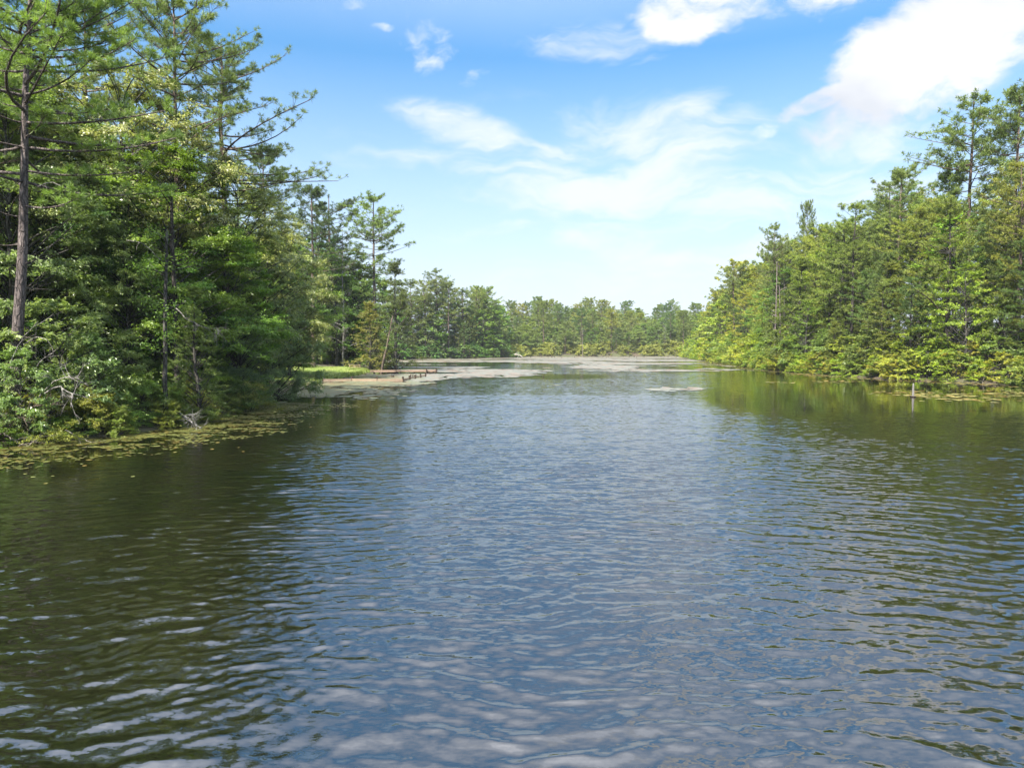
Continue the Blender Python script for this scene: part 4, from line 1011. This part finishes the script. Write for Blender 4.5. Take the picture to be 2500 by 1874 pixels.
# lawn edge bushes
for px, d, H, c in ((880, 124, 2.2, (.05, .10, .025)), (860, 125, 1.8, (.05, .10, .025)), (842, 126, 1.5, (.06, .10, .03)), (895, 121, 1.6, (.08, .15, .03)), (905, 117, 1.2, (.20, .22, .06)),
                    (935, 118, 1.4, (.05, .10, .03)), (740, 127, 2.4, (.04, .07, .02)), (768, 129, 2.0, (.04, .07, .02)), (800, 130, 2.2, (.04, .08, .02)), (950, 116, 1.2, (.05, .11, .03))):
    x = (px - 1250) / FPX * d
    plant('shrub', MIDS[int(px) % 3], x, d, H, c, B_GREY, 'low bush at the back edge of the lawn', 'bush', 'bushes at the back of the lawn', parts=('stems', 'foliage'))

# ------------------------------------------------------------------ dead branches at the left bank
def dead_branch(pts, r, label, color=(0.22, 0.20, 0.18), ntw=8, seed=0, cat='dead branch'):
    """pts: list of (px, py, depth)"""
    rng = np.random.default_rng(seed); Q = np.array([atd(*p) for p in pts])
    s = np.linspace(0, len(Q) - 1, 12); P = np.stack([np.interp(s, np.arange(len(Q)), Q[:, k]) for k in range(3)], 1)
    P[1:-1] = (P[:-2] + P[1:-1] * 2 + P[2:]) / 4; P += rng.normal(0, .02, P.shape)
    base = P[0].copy(); P = P - base
    e = empty('dead_branch', base); tag(e, label, cat)
    obj('bough', MB().tubes(P, np.linspace(r, r * .3, 12), 6).mesh('bough', M_BARK, True), e, color=color)
    i = rng.integers(3, 12, ntw); A = P[i]; L = rng.uniform(.3, 1.0, ntw)[:, None]; E = A + nrm(rng.normal(size=(ntw, 3)) + nrm(P[-1] - P[0])) * L
    tc_ = bez(A, (A + E) / 2 + rng.normal(0, .08, A.shape), E, 5)
    if ntw <= 5:
        for q_ in tc_: obj('twig', MB().tubes(q_, np.linspace(r * .4, .005, 5), 4).mesh('twig', M_BARK, True), e, color=color)
        return
    mb = MB().tubes(tc_, np.linspace(r * .4, .005, 5)[None].repeat(ntw, 0), 4)
    j = np.repeat(np.arange(ntw), 3); E2 = E[j] + rng.normal(0, .18, (len(j), 3)); mb.tubes(np.stack([A[j] * .4 + E[j] * .6, E2], 1), np.array([[.007, .004]]).repeat(len(j), 0), 3)
    obj('twigs', mb.mesh('twigs', M_BARK, True), e, color=color)
dead_branch([(10, 930, 28.5), (40, 850, 28.3), (90, 785, 28)], 0.035, 'pale bare branch rising steeply in front of the scaly pine trunk', seed=1, ntw=4)
dead_branch([(95, 970, 28.5), (130, 930, 28.0), (165, 920, 27.8), (195, 925, 27.6)], 0.035, 'bleached branch arching over the bushes near the left edge', seed=2)
dead_branch([(110, 960, 28), (145, 938, 27.8), (160, 955, 27.6), (180, 962, 27.5), (172, 995, 27.4)], 0.035, 'bleached crooked branch drooping below the arching one', seed=3)
dead_branch([(50, 940, 29), (100, 880, 28.5), (140, 850, 28.3)], 0.028, 'slanting bare stick between the arching branch and the scaly trunk', seed=4, ntw=5)
dead_branch([(60, 840, 29), (90, 820, 28.6), (120, 830, 28.4)], 0.025, 'thin bent twig in front of the scaly trunk', seed=5, ntw=4)
dead_branch([(428, 750, 36.5), (455, 780, 36), (500, 800, 35.6), (540, 805, 35.2)], 0.03, 'bare grey branch with a spray of twigs right of the slim trunk', seed=6, ntw=16)
dead_branch([(425, 1005, 35), (455, 1020, 34.4), (490, 1043, 33.6)], 0.04, 'bleached fallen branches dipping into the pads', seed=7, ntw=18, color=(.28, .265, .245))
dead_branch([(410, 1002, 35), (440, 1008, 34.4), (475, 1030, 33.8)], 0.03, 'second bleached fallen limb lying beside the larger one at the pads', seed=8, ntw=10, color=(.28, .265, .245))
dead_branch([(310, 585, 34), (350, 595, 33.6), (400, 640, 33.2)], 0.022, 'thin pale branch sagging across the dark green leaves', seed=9, ntw=3)
dead_branch([(95, 455, 29.3), (125, 442, 29), (155, 458, 28.8)], 0.025, 'short pale dead stub sticking out of the scaly pine trunk', seed=10, ntw=2)
dead_branch([(0, 1064, 28.3), (60, 1000, 28), (110, 985, 27.8)], 0.03, 'brown dead stick in the brush above the left pads', seed=11, ntw=14, color=(.22, .17, .13))
dead_branch([(0, 1050, 28), (40, 1080, 27.7), (70, 1088, 27.5)], 0.04, 'curved grey root end at the water at the left edge', seed=12, ntw=8, color=(.22, .19, .16))
dead_branch([(160, 1050, 29), (200, 1072, 28.6), (225, 1080, 28.3)], 0.02, 'thin grey stick slanting into the pads', seed=13, ntw=2)
dead_branch([(2310, 775, 84), (2270, 730, 82), (2225, 700, 80)], 0.10, 'dark crooked limb slanting up through the right bank leaves', seed=14, ntw=5, color=(.07, .055, .045))

# ------------------------------------------------------------------ far snags, stumps, log
def pole(name, px, pyb, pyt, r, lean, color, label, cat, seed, nb=0, group=None):
    x, d = at0(px, pyb); H = max(0.25, CAM_H + (850 - pyt) / FPX * d)
    rng = np.random.default_rng(seed); P, R = trunk_curve(H + .6, r, rng, .015, (lean, 0), 10, .35); P[:, 2] -= .6
    if nb == 0:
        o = obj(name, MB().tubes(P, R, 7).add([P[-1] + [R[-1] * cos(a), R[-1] * sin(a), .02] for a in np.arange(7) / 7 * 6.283], [[0, 1, 2], [0, 2, 3], [0, 3, 4], [0, 4, 5], [0, 5, 6]]).mesh(name, M_BARK, True), loc=(x, d, 0), color=color)
    else:
        o = empty(name, (x, d, 0)); obj('trunk', MB().tubes(P, R, 7).mesh('snag', M_BARK, True), o, color=color)
        zz = rng.uniform(.4, 1, nb) * H; A = on_trunk(P, zz); a = rng.uniform(0, 6.28, nb); L = rng.uniform(.5, 1.8, nb)
        E = A + np.stack([np.cos(a) * L, np.sin(a) * L, L * .6], 1)
        for q_ in range(nb): obj('branch', MB().tubes(np.array([A[q_], E[q_]]), [.07, .03], 4).mesh('snag_branch', M_BARK, True), o, color=color)
    tag(o, label, cat, group)
pole('snag', 1422, 871, 798, .16, 0, (.20, .17, .14), 'tall thin dead pole standing alone in the far marsh', 'dead tree', 1, 3)
pole('snag', 1456, 866, 820, .20, -.09, (.55, .52, .48), 'bleached leaning dead trunk right of the tall thin pole', 'dead tree', 2, 4)
pole('snag', 1655, 868, 806, .22, 0, (.55, .52, .48), 'white dead trunk at the right end of the far marsh, left one of a pair', 'dead tree', 3, 3)
pole('snag', 1659, 868, 812, .18, .01, (.55, .52, .48), 'white dead trunk at the right end of the far marsh, right one of a pair', 'dead tree', 4, 3)
pole('snag', 1372, 868, 842, .16, 0, (.40, .38, .34), 'short grey dead trunk in the marsh left of the tall pole', 'dead tree', 5, 2)
pole('snag', 1548, 868, 850, .16, 0, (.45, .42, .38), 'short pale snag in the marsh left of the white pair', 'dead tree', 6, 2)
pole('snag', 1890, 903, 640, .17, .01, (.20, .165, .15), 'taller of two bare grey dead stems left of the conical cedar', 'dead tree', 7, 5)
pole('snag', 1907, 904, 700, .14, -.03, (.20, .165, .15), 'shorter of two bare grey dead stems left of the conical cedar', 'dead tree', 8, 4)
pole('snag', 2395, 936, 905, .10, .25, (.20, .17, .14), 'short leaning dead stick in the shallows right of the grey post', 'dead stick', 9, 2)
px_tree('dead_tree', DEADT, 1622, 352, 790, (.5, .48, .45), bark=(.5, .48, .45), label='pale grey bare tree in the far wood left of the white pair', cat='dead tree', parts=('trunk', 'branches'))
rs = np.random.default_rng(44)
for i in range(22):
    px = rs.uniform(1290, 1560) if i < 18 else rs.uniform(1560, 1660); py = rs.uniform(870.5, 873.5)
    pole('tree_stump', px, py, py - rs.uniform(1.5, 4.5), rs.uniform(.15, .32), rs.normal(0, .1), (.07, .055, .045), 'small dark stump standing in the far mats', 'stump', 50 + i, 0, 'stumps in the far mats')
Q = np.array([atd(1248, 868, 292), atd(1256, 865, 290), atd(1268, 866, 288), atd(1276, 871, 284)]); b0 = Q[0].copy()
e = empty('fallen_log', b0); tag(e, 'grey fallen log bent out of the water below the headland', 'log')
obj('bough', MB().tubes(Q - b0, [.25, .25, .2, .12], 7).mesh('log', M_BARK, True), e, color=(.42, .38, .34))
A = (Q - b0)[[1, 2, 1]]
for a_ in A: obj('branch', MB().tubes(np.array([a_, a_ + rs.normal(0, 1.2, 3) * [1, .5, .6]]), [.1, .04], 4).mesh('log_branch', M_BARK, True), e, color=(.42, .38, .34))

# ------------------------------------------------------------------ post, bulkhead, dock, house
x, d = at0(2229, 969)
e = empty('mooring_post', (x, d, 0)); tag(e, 'slim grey weathered post standing alone in the water off the right bank', 'post')
s = np.array([-.8, 0, .5, .85, 1.08, 1.14]); P = np.stack([0 * s, 0 * s, s], 1)
obj('shaft', MB().tubes(P, [.10, .095, .085, .07, .05, .02], 10).mesh('shaft', M_POST, True), e)
a = np.linspace(0, 2 * pi, 12); ring = np.stack([.19 * np.cos(a), .15 * np.sin(a), .05 + 0 * a], 1)
obj('collar', MB().tubes(ring, np.full(12, .05), 6).mesh('collar', M_DARKWOOD, True), e)

bk = empty('bulkhead', (*at0(800, 930), 0)); tag(bk, 'low tan plank bulkhead with short dark posts edging the lawn cove', 'bulkhead')
b0 = np.array([*at0(800, 930), 0])
wall = [at0(*p) for p in ((790, 931), (859, 930), (921, 930.5), (984, 930), (1000, 927), (1014, 924.5), (1027, 922), (1039, 919.5))]
mp_ = MB().box((0, 0, 0), (.20, .20, .85)).mesh('bulkhead_post', M_DARKWOOD)
for i, (x, y) in enumerate(wall):
    o = obj('post', mp_, bk, loc=(x - b0[0], y - b0[1], 0.12)); o.rotation_euler = (rs.normal(0, .04), rs.normal(0, .06), rs.uniform(-.2, .2))
M_PLANK = plain_mat('bulkhead_planks', (0.20, 0.14, 0.095), (0.34, 0.26, 0.19), 2.0, .85, .15, (1, 1, 5))
for i in range(len(wall) - 1):
    a, b = np.array(wall[i]), np.array(wall[i + 1]); L = np.hypot(*(b - a)); ang = atan2(*(b - a)[::-1])
    for k in range(2 if i < 4 else 1):
        if i >= 4 and k == 0: zc = .20
        else: zc = .05 + .16 * k
        me = MB().box((0, 0, 0), (L - .06, .05, .155)).mesh('bulkhead_plank', M_PLANK)
        o = obj('plank', me, bk, loc=((a + b)[0] / 2 - b0[0], (a + b)[1] / 2 - .13 - b0[1], zc)); o.rotation_euler = (0, rs.normal(0, .006), ang)

dx0, dy0 = at0(903, 912); dx1, dy1 = at0(1068, 910.5)
A = np.array([dx0, dy0]); Bv = np.array([dx1, dy0 + 1.5]); L = np.hypot(*(Bv - A)); ang = atan2(*(Bv - A)[::-1]); dl = (Bv - A) / L; nl_ = np.array([-dl[1], dl[0]])
dk = empty('dock', (A[0], A[1], 0), ang); tag(dk, 'long low wooden dock running out from the tip of the lawn', 'dock')
nb = int(L / 0.20); bm_ = MB().box((0, 0, 0), (.18, 1.75, .04)).mesh('deck_board', M_WOOD)
for i in range(nb):
    o = obj('deck_board', bm_, dk, loc=(.1 + i * .2, 1.0, .48 + rs.normal(0, .004))); o.rotation_euler = (0, 0, rs.normal(0, .01))
for yy in (.12, 1.88): obj('edge_beam', MB().box((0, 0, 0), (L - .1, .07, .24)).mesh('edge_beam', M_WOOD), dk, loc=(L / 2, yy, .34))
pm = MB().box((0, 0, 0), (.16, .16, 1.5)).mesh('dock_post', M_DARKWOOD)
for q in np.arange(.6, L, 2.1):
    for yy in (.25, 1.75): obj('post', pm, dk, loc=(q, yy, -.35))
# braced outer end with a raised corner
for q in (L - 1.6, L - .05):
    for yy in (.0, 2.0): obj('end_post', MB().box((0, 0, 0), (.18, .18, 1.6)).mesh('end_post', M_DARKWOOD), dk, loc=(q, yy, -.10))
def brace(p, q, r=.05): return MB().tubes(np.array([p, q]), [r, r], 5).mesh('brace', M_DARKWOOD)
for yy in (-.06, 2.06):
    obj('brace', brace((L - 1.6, yy, -.1), (L - .05, yy, .42)), dk); obj('brace', brace((L - 1.6, yy, .36), (L - .05, yy, -.1)), dk)
obj('end_beam', MB().box((0, 0, 0), (.12, 2.2, .22)).mesh('end_beam', M_DARKWOOD), dk, loc=(L + .08, 1.0, .52))
x, d = at0(884, 904)
obj('wood_crate', MB().box((0, 0, .25), (1.9, .8, .5)).mesh('planter', M_PLANK), loc=(x, 118, gh(x, 118)))
bpy.data.objects['wood_crate'].name = 'planter_box'; tag(bpy.data.objects['planter_box'], 'low brown wooden planter box at the back edge of the lawn', 'planter')
# old piles inside the slip
for i, (px, py) in enumerate(((957, 921), (961, 921), (1003, 921), (1008, 921), (1012, 921.5), (1016, 922), (1020, 922))):
    x, d = at0(px, py); o = obj('old_pile', MB().tubes(np.array([[0, 0, -.5], [0, 0, .1], [0, 0, rs.uniform(.25, .45)]]), [.09, .09, .07], 7).mesh('old_pile', M_DARKWOOD, True), loc=(x, d, 0))
    tag(o, 'short dark pile stub in the slip between dock and bulkhead', 'pile', 'pile stubs in the slip')

# the house in the trees
M_WALL = plain_mat('tan_siding', (0.55, 0.42, 0.34), (0.62, 0.49, 0.40), 1.0, .8, .2, (1, 1, 1), 0)
M_ROOF = plain_mat('roof_shingle', (0.30, 0.21, 0.18), (0.40, 0.29, 0.25), 5.0, .9, .1)
M_GLASS = plain_mat('window_glass', (0.03, 0.035, 0.04), (0.04, 0.045, 0.05), 1.0, .08, .6, (1, 1, 1), 0)
M_TRIM = plain_mat('white_trim', (0.7, 0.68, 0.65), (0.75, 0.73, 0.7), 1.0, .6, .3, (1, 1, 1), 0)
hx, hy = (205 - 1250) / FPX * 62, 62.0
hz = gh(hx, hy)
hz = min(hz, 3.2); hs_ = empty('house', (hx, hy, hz), radians(20)); tag(hs_, 'tan gabled house half hidden behind the trees of the left bank', 'house')
HW, HD, HH = 5.0, 7.0, 3.4
mb = MB(); v = [(-HW, -HD, -1), (HW, -HD, -1), (HW, HD, -1), (-HW, HD, -1), (-HW, -HD, HH), (HW, -HD, HH), (HW, HD, HH), (-HW, HD, HH), (0, -HD, HH + 1.9), (0, HD, HH + 1.9)]
mb.add(v, [[0, 1, 5, 4], [1, 2, 6, 5], [2, 3, 7, 6], [3, 0, 4, 7]]); mb.add(v, [[4, 5, 8], [6, 7, 9]])
obj('wall', mb.mesh('house_wall', M_WALL), hs_)
for sgn in (-1, 1):
    mb = MB(); o_ = .5; rise = 1.9
    q = [(0, -HD - o_, HH + rise + .06), (0, HD + o_, HH + rise + .06), (sgn * (HW + o_), HD + o_, HH - .12), (sgn * (HW + o_), -HD - o_, HH - .12)]
    q2 = [(a, b, c + .16) for a, b, c in q]
    mb.add(q + q2, [[0, 1, 2, 3], [4, 7, 6, 5], [0, 3, 7, 4], [1, 5, 6, 2], [2, 6, 7, 3], [0, 4, 5, 1]]); obj('roof', mb.mesh('house_roof', M_ROOF), hs_)
for wx_ in (-2.4, 2.4):
    w_ = obj('window', MB().box((0, 0, 0), (1.3, .10, 1.4)).mesh('window_frame', M_TRIM), hs_, loc=(wx_, -HD - .03, 1.7))
    obj('pane', MB().box((0, -.045, 0), (1.1, .05, 1.2)).mesh('window_pane', M_GLASS), w_)
obj('door', MB().box((0, 0, 0), (1.0, .08, 2.1)).mesh('house_door', M_DARKWOOD), hs_, loc=(0, -HD - .03, 1.05))

# ------------------------------------------------------------------ haze
m = bpy.data.materials.new('haze'); m.use_nodes = True; m.node_tree.nodes.clear(); t = NT(m.node_tree)
pv = t.node('ShaderNodeVolumePrincipled'); pv.inputs['Color'].default_value = (0.86, 0.93, 1.0, 1); pv.inputs['Density'].default_value = 0.00012
pv.inputs['Anisotropy'].default_value = 0.2
o = t.node('ShaderNodeOutputMaterial'); t.l.new(pv.outputs[0], o.inputs['Volume'])
HAZE = True
if HAZE:
    hzb = obj('haze', MB().box((0, 1050, 22.5), (3400, 3200, 51)).mesh('haze', m)); tag(hzb, 'thin pale air over the lake and woods', 'haze', kind='stuff')
print('trees', len(TREES), 'objects', len(bpy.data.objects), 'tris', sum(len(me.loops) - 2 * len(me.polygons) for me in bpy.data.meshes))
